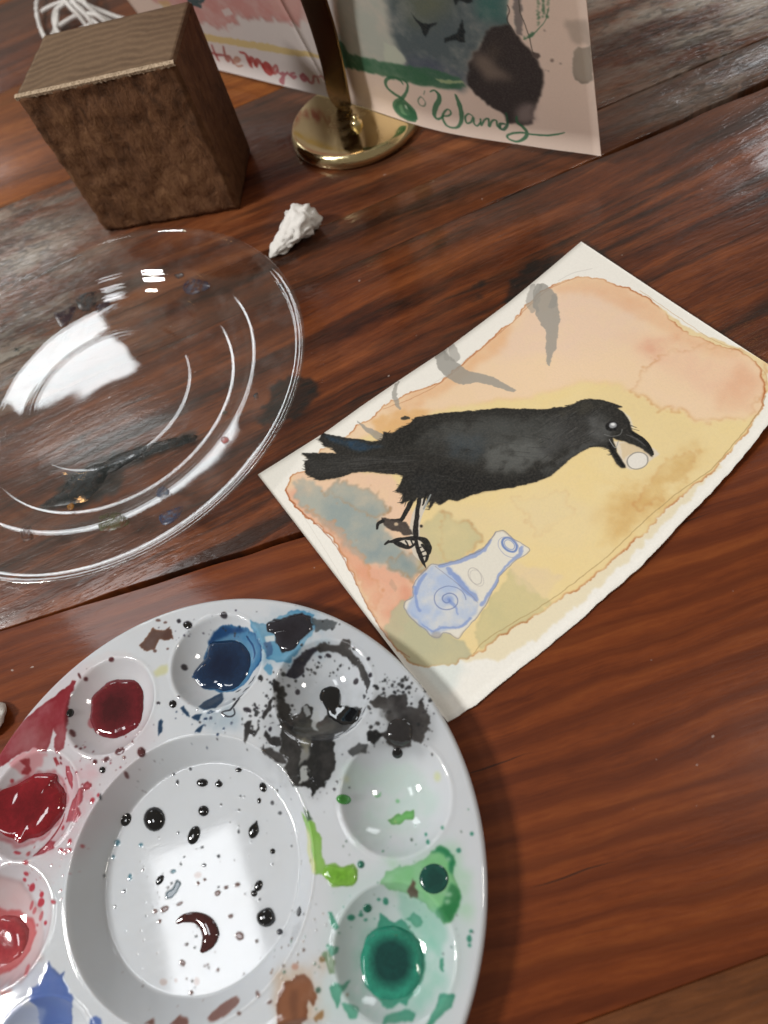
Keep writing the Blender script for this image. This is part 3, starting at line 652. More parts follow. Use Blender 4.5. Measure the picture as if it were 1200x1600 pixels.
# wet pools in the wells
pool('paint_puddle', [(182, 1062), (167, 1067), (155, 1078), (143, 1090), (142, 1107), (141, 1125), (150, 1145), (167, 1153), (182, 1153), (200, 1146), (218, 1132), (224, 1107), (223, 1080), (210, 1063)], pal_h, (72, 16, 24), (112, 28, 38), .0006, palette, rough=.3, level=True, power=6)['label'] = 'dark red paint'
pool('paint_puddle', [(26, 1226), (46, 1214), (60, 1208), (88, 1209), (90, 1220), (100, 1232), (104, 1246), (100, 1268), (86, 1288), (66, 1306), (46, 1311), (30, 1318), (22, 1311), (8, 1306), (-6, 1290), (-14, 1262), (-4, 1238)], pal_h, (112, 14, 26), (142, 26, 38), .0006, palette, rough=.3, level=True, power=6)['label'] = 'bright crimson paint'
pool('paint_puddle', [(328, 1005), (322, 1027), (312, 1038), (302, 1053), (308, 1067), (318, 1076), (335, 1076), (350, 1080), (368, 1075), (383, 1060), (391, 1040), (390, 1022), (380, 1007), (366, 1000), (347, 1001)], pal_h, (10, 30, 58), (24, 52, 84), .0006, palette, rough=.25, level=True, power=6)['label'] = 'navy blue paint'
pool('paint_puddle', [(499, 1091), (503, 1078), (515, 1072), (528, 1076), (532, 1086), (530, 1099), (544, 1105), (563, 1107), (560, 1125), (545, 1132), (528, 1130), (514, 1120), (508, 1105)], pal_h, (16, 18, 20), (20, 22, 24), .0005, palette, rough=.5)['label'] = 'black paint'
pool('paint_puddle', [(563, 1504), (568, 1478), (577, 1460), (592, 1450), (612, 1446), (632, 1452), (650, 1466), (660, 1485), (661, 1516), (652, 1540), (636, 1556), (612, 1562), (590, 1558), (572, 1540)], pal_h, (10, 66, 62), (44, 142, 118), .0006, palette, rough=.4, level=True, power=6, ramp=(.55, .82))['label'] = 'teal paint'
pool('paint_puddle', [(-25, 1470), (-18, 1445), (0, 1432), (19, 1430), (34, 1436), (44, 1452), (42, 1475), (30, 1495), (8, 1506), (-14, 1500)], pal_h, (150, 44, 54), (176, 74, 78), .0005, palette, rough=.4, level=True, power=6)['label'] = 'pink red paint'
pool('paint_puddle', ell(678, 1373, 23, 24), pal_h, (16, 66, 60), (22, 82, 72), .0003, palette, power=8)['label'] = 'dark green paint'
pool('paint_puddle', [(508, 1354), (520, 1352), (534, 1356), (550, 1353), (557, 1362), (557, 1376), (548, 1383), (526, 1384), (514, 1377), (504, 1366)], pal_h, (112, 170, 54), (130, 184, 76), .0004, palette)['label'] = 'lime green paint'
pool('paint_puddle', [(417, 974), (440, 969), (455, 962), (473, 960), (485, 967), (485, 984), (468, 1001), (459, 1013), (443, 1017), (432, 1003), (429, 990), (419, 987)], pal_h, (34, 32, 40), (42, 42, 50), .0003, palette, rough=.6)['label'] = 'purplish black paint'
pool('paint_puddle', [(607, 1130), (625, 1122), (640, 1130), (645, 1148), (636, 1162), (622, 1166), (606, 1155)], pal_h, (40, 39, 41), (46, 45, 46), .0003, palette, rough=1.)['label'] = 'drying black paint'
# domed drops
drops = [(241, 1280, 17, 19.5, 0), (197, 1281, 7.5, 11, .45), (318, 1267, 8.4, 8.6, 0), (303, 1305, 9, 15.5, .35), (316, 1223, 9, 6.5, 0), (342, 1224, 6, 6.5, 0, .9), (373, 1203, 5, 3.6, 0), (411, 1230, 5.6, 8, -.3),
         (405, 1251, 3, 4.5, 0), (397, 1296, 8, 15, .3, .8), (426, 1330, 4.2, 4.4, 0), (404, 1384, 6, 9.5, .4), (397, 1396, 5, 5.5, 0), (416, 1433, 15, 16, .35, .35), (467, 1424, 4, 8.5, .15, .5), (250, 1375, 5, 9, .6),
         (621, 1177, 8.5, 8.5, 0), (110, 1114, 5.6, 7, .4), (160, 1203, 5, 5.4, 0), (437, 1456, 4.8, 5, 0), (293, 977, 7, 5.4, .1), (537, 1249, 12, 8, .15), (564, 1351, 5, 5.6, 0), (574, 1420, 6, 6, 0), (270, 1100, 6, 6.4, 0), (221, 1176, 6, 7.5, -.3)]
for d in drops:
    x, y, rx, ry, rot = d[:5]; tip = d[5] if len(d) > 5 else 0
    c = (16, 18, 21)
    if (x, y) == (537, 1249): c = (66, 150, 62)
    elif x in (564, 574): c = (26, 104, 84)
    elif (x, y) == (221, 1176): c = (88, 48, 50)
    elif x == 437: c = (70, 72, 78)
    pool('paint_drop', ell(x, y, rx, ry, rot, 8, tip), pal_h, c, c, min(rx, ry)*.00009, palette, power=2, sub=2, rings=6)
# curved brown bead
sp = np.array([(276, 1442), (288, 1435), (306, 1434), (322, 1443), (329, 1460), (324, 1476), (314, 1488)], float); wd = np.array([2.5, 7, 9.5, 13, 14, 10, 2.5])
V, C = [], []; fine = []
for i in range(len(sp)-1):
    for s in np.linspace(0, 1, 5, endpoint=(i == len(sp)-2)):
        p0, p1, p2, p3 = sp[max(i-1, 0)], sp[i], sp[i+1], sp[min(i+2, len(sp)-1)]
        fine.append((*(.5*((2*p1)+(-p0+p2)*s+(2*p0-5*p1+4*p2-p3)*s*s+(-p0+3*p1-3*p2+p3)*s**3)), wd[i]*(1-s)+wd[i+1]*s))
fine = np.array(fine); tg = np.gradient(fine[:, :2], axis=0); tg /= np.linalg.norm(tg, axis=1)[:, None]
for (x, y, w), tv in zip(fine, tg):
    for k in range(9):
        a = math.pi*k/8; off = math.cos(a)*w
        p = ats(x-tv[1]*off, y+tv[0]*off, pal_h); V.append((p[0], p[1], p[2]-.00004+math.sin(a)**.8*w*.00008)); C.append((*lin((70, 34, 34)), 1))
mesh('paint_drop', V, grid_faces(len(fine), 9, flip=True), M_WET, palette, cols=C)['label'] = 'curved brown bead of paint'

# ------------------------------------------------------------------ clear plate
QC = np.array([-.0968, .2526]); QR = .0990
prof = [(.0, .0026), (.020, .0026), (.0405, .0027), (.0415, .0029), (.0425, .0029), (.0435, .0027), (.058, .0028), (.0622, .0030), (.0640, .0036), (.0652, .0046), (.0660, .0052), (.0678, .0059), (.0686, .0066), (.0694, .0067), (.0705, .0076), (.0728, .0098), (.0738, .0106), (.0752, .0108), (.0775, .01105), (.080, .0113), (.086, .0119), (.092, .0125), (.0952, .0128), (.0965, .0134), (.0980, .0139), (.0989, .0138), (.0993, .0133), (.0989, .0126)]
pr = np.array(prof)
def plate_h(x, y):
    r = np.hypot(np.asarray(x)-QC[0], np.asarray(y)-QC[1]); return np.interp(r, pr[:24, 0], pr[:24, 1])
# dense, softly rounded profile
cut = 23
ri = np.arange(0, pr[cut, 0], .0006); zi = np.interp(ri, pr[:, 0], pr[:, 1])
ker = np.array([1, 2, 3, 2, 1.])/9; zi[2:-2] = np.convolve(zi, ker, 'valid')
top = list(zip(ri, zi))+[tuple(p) for p in pr[cut:]]
full = top+[(.0982, .0121), (.0972, .0117)]+[(r-.0002, max(z-.0013, .0006)) for r, z in list(zip(ri, zi))[::-2]]+[(0., .0012)]
n = 200; V = []
wob = lambda a, r: .0004*math.sin(2*a+.7)*(r/.1)**2
for i in range(n):
    a = 2*math.pi*i/n
    for r, z in full: V.append((QC[0]+r*math.cos(a), QC[1]+r*math.sin(a), z+wob(a, r)))
t = NT('clear_plastic')
g = t.n('NewGeometry')
nb = t.n('Bump', {'Height': t.noise(t.mapping(g.outputs['Position'], (26, 26, 26)), 1, 2, .5), 'Strength': .16, 'Distance': .001}).outputs[0]
dt = t.n('VectorMath', {0: nb, 1: g.outputs['Incoming']}, operation='DOT_PRODUCT').outputs['Value']
om = t.math('SUBTRACT', 1.0, t.math('ABSOLUTE', dt), clamp=True)
fr = t.math('MULTIPLY_ADD', t.math('POWER', om, 5.0), .92, .055, clamp=True)
tr = t.n('BsdfTransparent', {0: (.965, .972, .968)}); gl = t.n('BsdfGlossy', {'Color': (1, 1, 1), 'Roughness': .03, 'Normal': nb})
df = t.n('BsdfDiffuse', {0: (.75, .76, .76)})
mx = t.n('MixShader', {0: fr, 1: tr.outputs[0], 2: gl.outputs[0]})
dust = t.math('MULTIPLY', t.ramp(t.noise(t.mapping(g.outputs['Position'], (70, 70, 70)), 1, 5, .7), [(.5, 0.), (.8, 1.)]), .035)
mx2 = t.n('MixShader', {0: t.math('ADD', dust, .004), 1: mx.outputs[0], 2: df.outputs[0]})
t.t.links.new(mx2.outputs[0], t.out.inputs[0])
plate = empty('plate', (QC[0], QC[1], 0), 'clear transparent plastic plate with smears of paint, lying on the table beside the wood block', 'plate')
mesh('plate_body', V, grid_faces(n, len(full), close_u=True, flip=True), t.m, plate)
t = NT('smeared_paint')
at_ = t.n('Attribute', attribute_name='paint').outputs['Color']
gp = t.n('NewGeometry').outputs['Position']
al = t.ramp(t.noise(t.mapping(gp, (320, 320, 320)), 1, 4, .7), [(.36, .05), (.56, .8)])
t.bsdf(base=at_, rough=.35, alpha=al)
M_SM = t.m
for q, c in (([(62, 790), (95, 768), (112, 744), (165, 722), (168, 742), (150, 768), (120, 786)], (16, 26, 26)), ([(160, 724), (200, 704), (250, 690), (300, 678), (304, 688), (240, 708), (196, 726), (165, 742)], (16, 26, 26)), ([(84, 488), (100, 484), (118, 478), (112, 500), (96, 512), (88, 500)], (40, 26, 40)), ([(118, 470), (132, 458), (150, 456), (150, 478), (138, 486), (124, 482)], (26, 36, 40)), ([(150, 478), (170, 470), (172, 478), (152, 488)], (40, 30, 42)), ([(286, 445), (300, 435), (324, 440), (328, 450), (310, 458), (290, 458)], (30, 36, 62)), ([(272, 430), (284, 426), (288, 432), (278, 436)], (24, 22, 30)),
             ([(155, 808), (175, 800), (198, 806), (202, 818), (180, 828), (158, 830)], (74, 76, 44)), ([(248, 805), (268, 796), (286, 790), (280, 808), (262, 820), (250, 816)], (44, 60, 88)), ([(244, 768), (254, 760), (264, 766), (258, 778), (246, 776)], (50, 66, 90)), ([(345, 684), (352, 682), (358, 688), (348, 694)], (150, 50, 40)), ([(104, 792), (112, 784), (116, 790), (110, 798)], (150, 100, 30)),
             ([(34, 824), (48, 822), (52, 842), (38, 846), (32, 836)], (70, 44, 34)), ([(395, 618), (402, 612), (405, 622), (398, 626)], (40, 60, 66)), ([(347, 645), (354, 641), (356, 647), (350, 650)], (40, 60, 50)), ([(434, 445), (442, 442), (444, 450), (437, 453)], (26, 40, 44)), ([(22, 544), (30, 540), (32, 547), (25, 550)], (30, 40, 36))):
    pool('paint_smear', q, plate_h, c, c, .00012, plate, mat=M_SM, rough=.6, sub=2, rings=3)

# ------------------------------------------------------------------ watercolour sheet with the crow
sheet = Canvas(-.060, .035, .185, .240, .00015, (240, 239, 235), lambda x, y: at(x, y, .001)[:2], 30)
S_ = sheet.poly
S_([(640, 1010), (690, 1000), (730, 1040), (700, 1090), (660, 1060)], (196, 214, 218), .5, .004, 8)
# pencil marks in the margins
sheet.stroke([(872, 440), (895, 428), (925, 421)], .8, (170, 168, 165), .6); sheet.stroke([(660, 610), (700, 585), (745, 548)], .8, (175, 175, 172), .5); sheet.stroke([(590, 1000), (560, 950), (520, 880), (470, 800)], .8, (180, 178, 172), .4)
OUTW = [(447, 763), (456, 743), (475, 736), (500, 705), (533, 690), (560, 665), (587, 650), (600, 634), (640, 616), (687, 598), (720, 570), (747, 550), (770, 528), (800, 503), (830, 470), (853, 452), (880, 438), (910, 433), (940, 437), (987, 453), (1015, 470), (1040, 490), (1067, 520), (1120, 540), (1150, 548), (1172, 562), (1187, 577), (1193, 603), (1192, 637), (1167, 677), (1140, 710), (1107, 743), (1070, 772), (1040, 797), (1010, 830), (973, 863), (940, 893), (907, 917), (867, 943), (830, 968), (800, 983), (775, 1000), (753, 1019), (725, 1030), (707, 1037), (667, 1043), (640, 1035), (627, 1023), (612, 1008), (600, 990), (590, 975), (580, 957), (565, 930), (553, 903), (540, 872), (520, 843), (500, 822), (480, 810), (465, 795), (453, 783)]
S_([(1030, 480), (1075, 515), (1130, 535), (1185, 560), (1200, 560), (1200, 610), (1192, 620), (1180, 580), (1120, 556), (1060, 530)], (228, 200, 140), .8, .001, 2, .5, (205, 160, 90), 3)
S_([(700, 1030), (760, 1000), (850, 945), (960, 870), (1050, 790), (1120, 725), (1190, 640), (1180, 662), (1070, 790), (940, 915), (850, 990), (790, 1030), (735, 1035)], (224, 206, 158), .6, .0015, 2)
# main wash
S_(OUTW, (232, 206, 142), .96, .0012, 1, .55, (190, 110, 60), 3, mott=.05)
wm_sl, wm = sheet.mask(OUTW, .0012, 1)
def wash(P, col, alpha, warp=.003, soft=8, **k):
    Hh = np.zeros((sheet.H, sheet.W), np.float32); Hh[wm_sl] = wm
    r = sheet.mask(P, warp, soft)
    if r is None: return
    sl, m = r; m = m*Hh[sl]
    mott = k.get('mott', .35)
    m = m*np.clip(1+mott*sheet.n1[sl]*3+mott*sheet.n2[sl]*1.4, 0, 1.5)
    sheet.put(sl, np.clip(m*alpha, 0, 1), col)
    if k.get('edge'):
        b = m*np.clip(1-blur(m, k.get('er', 4)), 0, 1)*2
        sheet.put(sl, np.clip(b*k['edge']*np.clip(1+sheet.n1[sl]*3, 0, 2), 0, 1), k.get('ec', [c*.75 for c in col]))
PEACH = [(440, 760), (560, 640), (700, 580), (860, 425), (960, 430), (1100, 530), (1200, 560), (1200, 640), (1165, 655), (1110, 660), (1085, 662), (1062, 640), (1030, 640), (1005, 622), (985, 612), (955, 600), (920, 598), (880, 605), (830, 622), (780, 625), (700, 640), (600, 670)]
wash(PEACH, (236, 203, 168), .95, .002, 6, edge=.15, ec=(222, 160, 100), er=6, mott=.10)
wash([(760, 560), (850, 460), (930, 450), (1010, 490), (1000, 540), (900, 560)], (228, 196, 174), .6, .004, 22)
wash([(960, 520), (1060, 530), (1150, 560), (1185, 620), (1110, 620), (1020, 570)], (230, 182, 152), .45, .006, 18, mott=.6)
wash([(990, 540), (1060, 525), (1080, 535), (1020, 560)], (212, 140, 110), .35, .004, 10, mott=.8)
wash([(1110, 640), (1160, 560), (1190, 600), (1170, 650)], (222, 166, 130), .5, .004, 10, mott=.6)
wash([(860, 450), (900, 434), (960, 440), (1040, 490), (1120, 540), (1160, 560), (1100, 555), (1020, 510), (930, 460), (880, 460)], (222, 162, 118), .42, .003, 8)
wash([(600, 640), (700, 590), (780, 520), (800, 505), (790, 540), (700, 610), (630, 650)], (226, 172, 124), .6, .003, 8)
wash([(590, 690), (580, 655), (630, 640), (680, 640), (660, 660), (620, 690)], (222, 168, 104), .75, .002, 5)
wash([(880, 640), (960, 600), (1050, 645), (1100, 690), (1060, 760), (980, 760), (1030, 700), (960, 640)], (226, 202, 146), .5, .004, 14)
wash([(960, 760), (1040, 740), (1100, 720), (1060, 780), (1000, 830), (950, 860), (930, 840)], (208, 166, 96), .6, .006, 10, mott=.8)
wash([(1040, 720), (1080, 690), (1110, 700), (1080, 740), (1050, 760)], (206, 166, 98), .55, .005, 8, mott=.8)
wash([(750, 800), (850, 760), (950, 800), (900, 860), (800, 850)], (228, 206, 156), .6, .004, 18)
wash([(690, 790), (760, 790), (800, 830), (730, 870), (690, 850)], (226, 204, 152), .6, .004, 10)
# left end: blush, blue-grey, sage
wash([(440, 770), (470, 735), (610, 740), (640, 790), (690, 880), (650, 960), (640, 1010), (600, 1000), (540, 880), (470, 800)], (232, 192, 162), .95, .002, 5, mott=.12)
wash([(445, 770), (475, 760), (520, 830), (570, 880), (640, 890), (655, 960), (610, 1000), (540, 870), (490, 815)], (224, 160, 132), .75, .003, 8, mott=.4)
wash([(600, 960), (630, 925), (650, 900), (640, 950), (620, 990)], (210, 120, 92), .5, .003, 8)
wash([(460, 750), (490, 752), (505, 768), (528, 752), (560, 762), (580, 765), (610, 795), (595, 812), (640, 880), (665, 890), (640, 905), (590, 880), (550, 870), (520, 830), (480, 800), (462, 775)], (158, 164, 156), .9, .0022, 3, edge=.25, mott=.3)
wash([(505, 768), (550, 780), (595, 795), (600, 820), (650, 870), (640, 890), (600, 880), (545, 860), (510, 820)], (132, 148, 150), .75, .004, 9, mott=.5)
wash([(545, 830), (600, 845), (612, 880), (580, 875)], (112, 132, 142), .4, .004, 9, mott=.6)
wash([(615, 950), (640, 935), (660, 960), (700, 990), (730, 1010), (740, 1035), (650, 1045), (610, 1010), (600, 985)], (176, 174, 140), .9, .0015, 2, edge=.25, mott=.15)
wash([(655, 890), (650, 830), (690, 800), (740, 820), (755, 850), (700, 885)], (196, 186, 138), .85, .002, 4, edge=.2, mott=.25)
wash([(740, 985), (765, 940), (800, 890), (835, 920), (860, 945), (800, 990), (750, 1015)], (196, 186, 134), .8, .0015, 2, edge=.25, mott=.2)
wash([(790, 880), (830, 885), (880, 900), (850, 935), (815, 915)], (224, 200, 158), .7, .002, 3)
S_([(565, 850), (600, 880), (612, 915), (600, 905), (575, 885)], (226, 224, 216), .0)
# pencil / inner contour line of the wash
sheet.stroke([(447, 765), (455, 785), (480, 808), (505, 830), (530, 862), (548, 895), (570, 940), (592, 978), (615, 1010), (640, 1028)], [1.4]*10, (150, 90, 70), .7, warp=.0004)
sheet.stroke([(740, 1022), (760, 1000), (800, 975), (850, 945), (905, 905), (960, 860), (1010, 812), (1060, 770), (1110, 735), (1150, 690), (1185, 645), (1196, 620)], [1.3]*12, (150, 120, 70), .65, warp=.0003)
sheet.stroke([(1000, 455), (1050, 490), (1110, 530), (1160, 552), (1196, 585), (1196, 600)], [1.]*6, (176, 130, 80), .5, warp=.0003)
sheet.stroke([(600, 640), (660, 616), (700, 590), (745, 552), (800, 505), (850, 458), (890, 438)], [1.2]*7, (176, 110, 70), .6, warp=.0004)
S_([(610, 905), (622, 918), (618, 926), (608, 915)], (150, 130, 110), .3)
sheet.c = sheet.c*.84+np.array((1., .965, .88), np.float32)*.16
S_(OUTW, (200, 150, 100), 0., .0012, 1, .85, (168, 88, 44), 2)
for P, c, a, e in (([(985, 612), (1005, 622), (1030, 640), (1062, 640), (1085, 662), (1110, 660), (1165, 655), (1190, 620), (1200, 560), (1100, 540), (1020, 560)], (226, 190, 150), 0., .35), ([(505, 768), (528, 752), (560, 762), (580, 765), (610, 795), (595, 812), (560, 800)], (150, 160, 155), .25, .4), ([(690, 800), (740, 820), (756, 850), (720, 880), (690, 880)], (200, 190, 140), .0, .3), ([(1040, 720), (1090, 700), (1070, 750), (1030, 780), (1000, 800), (990, 790)], (214, 176, 110), .3, .3), ([(800, 780), (880, 770), (900, 800), (840, 840)], (230, 212, 168), .35, .12), ([(470, 790), (500, 812), (530, 850), (552, 890), (570, 930), (592, 962), (600, 930), (570, 870), (520, 815)], (226, 160, 126), .35, .25), ([(650, 860), (664, 885), (650, 905), (620, 895), (600, 880), (625, 865)], (120, 138, 142), .3, .4)):
    S_(P, c, a, .003, 2, e, (196, 134, 82), 4, mott=.5)
# grey brush tests
GR = (150, 148, 142)
for P, w, a in (([(846, 452), (850, 470), (856, 492), (863, 520), (860, 545), (857, 572)], [20, 32, 30, 17, 13, 2], .78), ([(832, 448), (828, 470), (832, 488)], [6, 12, 6], .55), ([(845, 446), (838, 470), (840, 490)], [4, 8, 4], .5), ([(866, 462), (862, 480)], [6, 10], .6),
                ([(686, 548), (700, 572), (722, 590), (748, 592), (775, 600), (802, 612)], [10, 26, 26, 16, 12, 5], .78), ([(704, 540), (712, 560)], [8, 14], .6), ([(694, 544), (700, 560)], [6, 8], .5),
                ([(622, 597), (617, 618), (624, 640)], [2, 7, 4], .7), ([(560, 660), (575, 672), (592, 682), (600, 686)], [2, 6, 11, 8], .75), ([(627, 655), (637, 655)], [4, 5], .95)):
    sheet.stroke(P, w, (68, 66, 58) if a > .9 else GR, a, warp=.0008, soft=1.2)
sheet.spot(632, 655, 6, 2.6, col=(60, 56, 48), alpha=.95)
# white reserve round beak and egg
S_([(968, 640), (985, 652), (990, 672), (975, 660)], (226, 218, 200), .8, .0004)
S_([(958, 690), (985, 692), (1012, 704), (1020, 700), (1031, 711), (1005, 728), (985, 736), (972, 728)], (226, 214, 196), .95, .0003, 1)
S_([(968, 694), (985, 692), (1010, 708), (1000, 712), (982, 712), (974, 720)], (220, 200, 164), .9, .0003, 1)
sheet.spot(996, 721, 17, 12.5, rot=-.3, col=(232, 228, 220))
for k in range(2): sheet.stroke([(996+(17-k)*math.cos(a)*math.cos(-.3)-(12.5+k*.7)*math.sin(a)*math.sin(-.3), 721+(17-k)*math.cos(a)*math.sin(-.3)+(12.5+k*.7)*math.sin(a)*math.cos(-.3)) for a in np.linspace(0, 6.6, 14)], 1.3, (150, 146, 140), .8)
# crow
CROW = [(503, 678), (520, 681), (550, 687), (583, 691), (597, 688), (600, 676), (613, 678), (625, 670), (640, 663), (648, 654), (670, 650), (693, 647), (740, 643), (780, 639), (840, 641), (855, 641), (866, 638), (880, 637), (893, 633), (907, 627), (925, 625), (942, 627), (956, 631), (972, 637), (963, 638), (975, 647), (982, 657), (985, 668), (987, 674), (1000, 682), (1012, 694), (1021, 706), (1020, 715), (1008, 706), (995, 698), (975, 690), (965, 687), (957, 686), (962, 704), (972, 721), (978, 731), (970, 732), (960, 720), (950, 703), (940, 700), (925, 699), (907, 707), (892, 717), (875, 731), (860, 744), (840, 753), (820, 758), (800, 762), (780, 765), (757, 768), (733, 775), (715, 784), (700, 781), (687, 790), (680, 785), (670, 798), (674, 782), (667, 790), (668, 772), (655, 785), (652, 778), (641, 792), (640, 782), (627, 788), (630, 774), (618, 768), (624, 760), (627, 753), (630, 743), (607, 741), (573, 737), (550, 740), (527, 748), (500, 751), (488, 747), (477, 739), (476, 724), (483, 718), (471, 709), (490, 709), (527, 709), (518, 702), (507, 698), (499, 689)]
S_([(p[0], p[1]+1.5) for p in CROW], (150, 130, 100), .5, .0006, 2)
S_(CROW, (34, 34, 33), .97, .0005, 1, .4, (18, 18, 17), 4)
cm_sl, cm = sheet.mask(CROW, .0004, 1)
def feather(P, col, alpha, soft=6, warp=.003, mott=.6):
    Hh = np.zeros((sheet.H, sheet.W), np.float32); Hh[cm_sl] = cm
    r = sheet.mask(P, warp, soft); sl, m = r; m = m*Hh[sl]*np.clip(1+mott*sheet.n1[sl]*3+mott*sheet.n2[sl]*2, 0, 1.6)
    sheet.put(sl, np.clip(m*alpha, 0, 1), col)
feather([(660, 665), (760, 655), (860, 655), (880, 700), (800, 740), (720, 720), (650, 700)], (74, 76, 74), .42, 12)
feather([(770, 690), (830, 680), (860, 700), (820, 735), (770, 725)], (92, 94, 92), .2, 10, mott=.9)
feather([(700, 680), (760, 680), (750, 720), (700, 710)], (54, 66, 76), .4, 10)
feather([(860, 650), (940, 650), (950, 690), (890, 700), (840, 720)], (72, 72, 72), .4, 9)
feather([(925, 655), (950, 648), (958, 668), (945, 690), (920, 685)], (104, 106, 106), .45, 7)
feather([(870, 650), (900, 632), (940, 628), (930, 640), (890, 650)], (82, 78, 66), .35, 5)
feather([(506, 680), (540, 688), (580, 696), (600, 700), (560, 706), (520, 692)], (36, 62, 84), .85, 4, .001)
feather([(480, 722), (520, 716), (600, 712), (650, 716), (600, 726), (520, 740), (490, 742)], (66, 66, 66), .4, 5)
feather([(640, 745), (690, 745), (690, 770), (650, 775)], (60, 66, 72), .35, 6)
feather([(620, 742), (700, 730), (800, 752), (860, 738), (850, 752), (760, 768), (700, 780), (630, 770)], (24, 24, 24), .55, 5)
feather([(600, 690), (640, 670), (690, 650), (700, 660), (640, 695), (610, 705)], (30, 30, 28), .6, 5)
feather([(840, 745), (880, 715), (920, 690), (940, 696), (890, 722), (860, 744)], (88, 90, 90), .4, 4)
rgc = random.Random(8)
feather([(680, 660), (780, 650), (860, 650), (880, 680), (800, 700), (700, 700)], (84, 86, 84), .2, 8, mott=1.8)
feather([(760, 700), (830, 690), (860, 712), (820, 742), (760, 735)], (116, 118, 116), .26, 5, mott=2.4)
for i in range(len(CROW)):   # ragged feather ends on the outline
    a, b = CROW[i], CROW[(i+1) % len(CROW)]
    for k in range(int(math.hypot(b[0]-a[0], b[1]-a[1])/4)):
        q = rgc.random(); x = a[0]+(b[0]-a[0])*q; y = a[1]+(b[1]-a[1])*q
        if x > 955 and y > 660: continue
        dx = -rgc.uniform(2, 7); dy = rgc.uniform(-1.5, 1.5)
        sheet.stroke([(x, y), (x+dx, y+dy)], [1.6, .4], (36, 36, 34), rgc.uniform(.3, .85))
for _ in range(120):   # feather strokes on neck and wing
    x = rgc.uniform(835, 930); y = rgc.uniform(645, 735)
    if y > 760-(x-800)*.55: continue
    l = rgc.uniform(8, 22); an = -.55+rgc.uniform(-.15, .15)
    sheet.stroke([(x, y), (x+l*math.cos(an), y+l*math.sin(an))], [.5, .9], rgc.choice([(96, 96, 94), (20, 20, 20), (70, 72, 72)]), .45)
for _ in range(70):
    x = rgc.uniform(490, 620); y = rgc.uniform(712, 740); l = rgc.uniform(18, 50)
    sheet.stroke([(x, y), (x+l, y-l*.06+rgc.uniform(-2, 1))], [.5, .9], rgc.choice([(86, 86, 86), (18, 18, 18)]), .4)
for _ in range(90):
    x = rgc.uniform(640, 830); y = rgc.uniform(655, 750); l = rgc.uniform(14, 40); an = .12+rgc.uniform(-.2, .15)
    sheet.stroke([(x, y), (x+l*math.cos(an), y+l*math.sin(an))], [.6, 1.2], rgc.choice([(70, 70, 68), (22, 22, 22), (56, 60, 64)]), .28)
for x, y, dx, dy in ((632, 770, -7, 14), (638, 776, -6, 16), (646, 778, -5, 14), (655, 780, -4, 18), (664, 776, -3, 16), (672, 776, 0, 16), (680, 780, 5, 10), (700, 776, -14, 14), (627, 762, -7, 8), (600, 684, 10, -10), (975, 664, 20, 5), (978, 668, 20, 6), (975, 660, 18, 9)):
    sheet.stroke([(x, y), (x+dx, y+dy)], [2.2 if x < 960 else .8, .5], (30, 30, 30), .9)
# eye, beak lines
sheet.spot(956, 667, 10.5, 8, rot=-.2, col=(16, 16, 18)); sheet.spot(957.5, 665.5, 6.4, 4.6, rot=-.2, col=(150, 152, 156)); sheet.spot(957.5, 664, 3.4, 2.2, col=(236, 238, 240))
sheet.stroke([(944, 680), (955, 683), (968, 680), (972, 672)], 1.4, (120, 122, 122), .7)
sheet.stroke([(952, 688), (958, 698), (962, 700), (966, 690)], 1.2, (160, 162, 162), .9)
sheet.stroke([(978, 680), (995, 687), (1008, 698)], [1, 2.4, 1], (90, 90, 92), .7)
sheet.stroke([(985, 676), (1002, 686), (1013, 698), (1020, 711)], [4, 6, 6, 3], (18, 18, 18), .95)
sheet.stroke([(951, 694), (959, 708), (968, 722), (975, 730)], [4, 5, 5, 3], (18, 18, 18), .95)
# legs and feet
WHT = (214, 206, 192)
sheet.stroke([(661, 784), (657, 794), (650, 812), (648, 840), (655, 862), (662, 876)], [9, 15, 15, 14, 20, 8], WHT, .97)
sheet.stroke([(648, 842), (630, 848), (612, 846)], [14, 12, 6], WHT, .95)
sheet.stroke([(673, 774), (668, 784), (662, 796)], [2, 3, 3], (150, 156, 156), .9)
LG = (26, 26, 26)
for P, w in (([(641, 788), (634, 802), (626, 814), (612, 814)], [7, 6, 6, 4]), ([(655, 782), (652, 800), (650, 820), (649, 842)], [6, 5, 7, 7]), ([(668, 768), (664, 780), (660, 790)], [3, 3, 2]),
             ([(649, 842), (634, 842), (620, 845), (608, 848), (603, 851)], [8, 4, 7, 3, 1.5]), ([(650, 850), (640, 856), (626, 852), (616, 848)], [3, 4, 7, 3]), ([(650, 842), (652, 856), (658, 872), (665, 888)], [4, 5, 6, 1]), ([(660, 852), (668, 864), (667, 874), (664, 880)], [4, 3, 4, 2]),
             ([(655, 842), (664, 846), (670, 856), (670, 866)], [5, 7, 8, 4]), ([(652, 858), (658, 856)], 2), ([(655, 866), (664, 862)], 2), ([(634, 846), (638, 854)], 2), ([(642, 845), (646, 854)], 2), ([(656, 872), (666, 870)], 2), ([(607, 846), (602, 851)], [2, 3])):
    sheet.stroke(P, np.array(w if hasattr(w, '__len__') else [w]*len(P))*1.15, LG, .96, warp=.0003)
S_([(597, 810), (606, 812), (622, 814), (634, 818), (640, 824), (645, 836), (634, 837), (624, 832), (610, 828), (600, 822)], (70, 62, 58), .95, .0005, 1, .4)
sheet.stroke([(598, 815), (591, 819), (589, 827)], [6, 5, 3], LG, .97); sheet.spot(619, 820, 3.6, 2.4, col=(200, 178, 150)); sheet.spot(658, 823, 2.2, 2.2, col=LG)
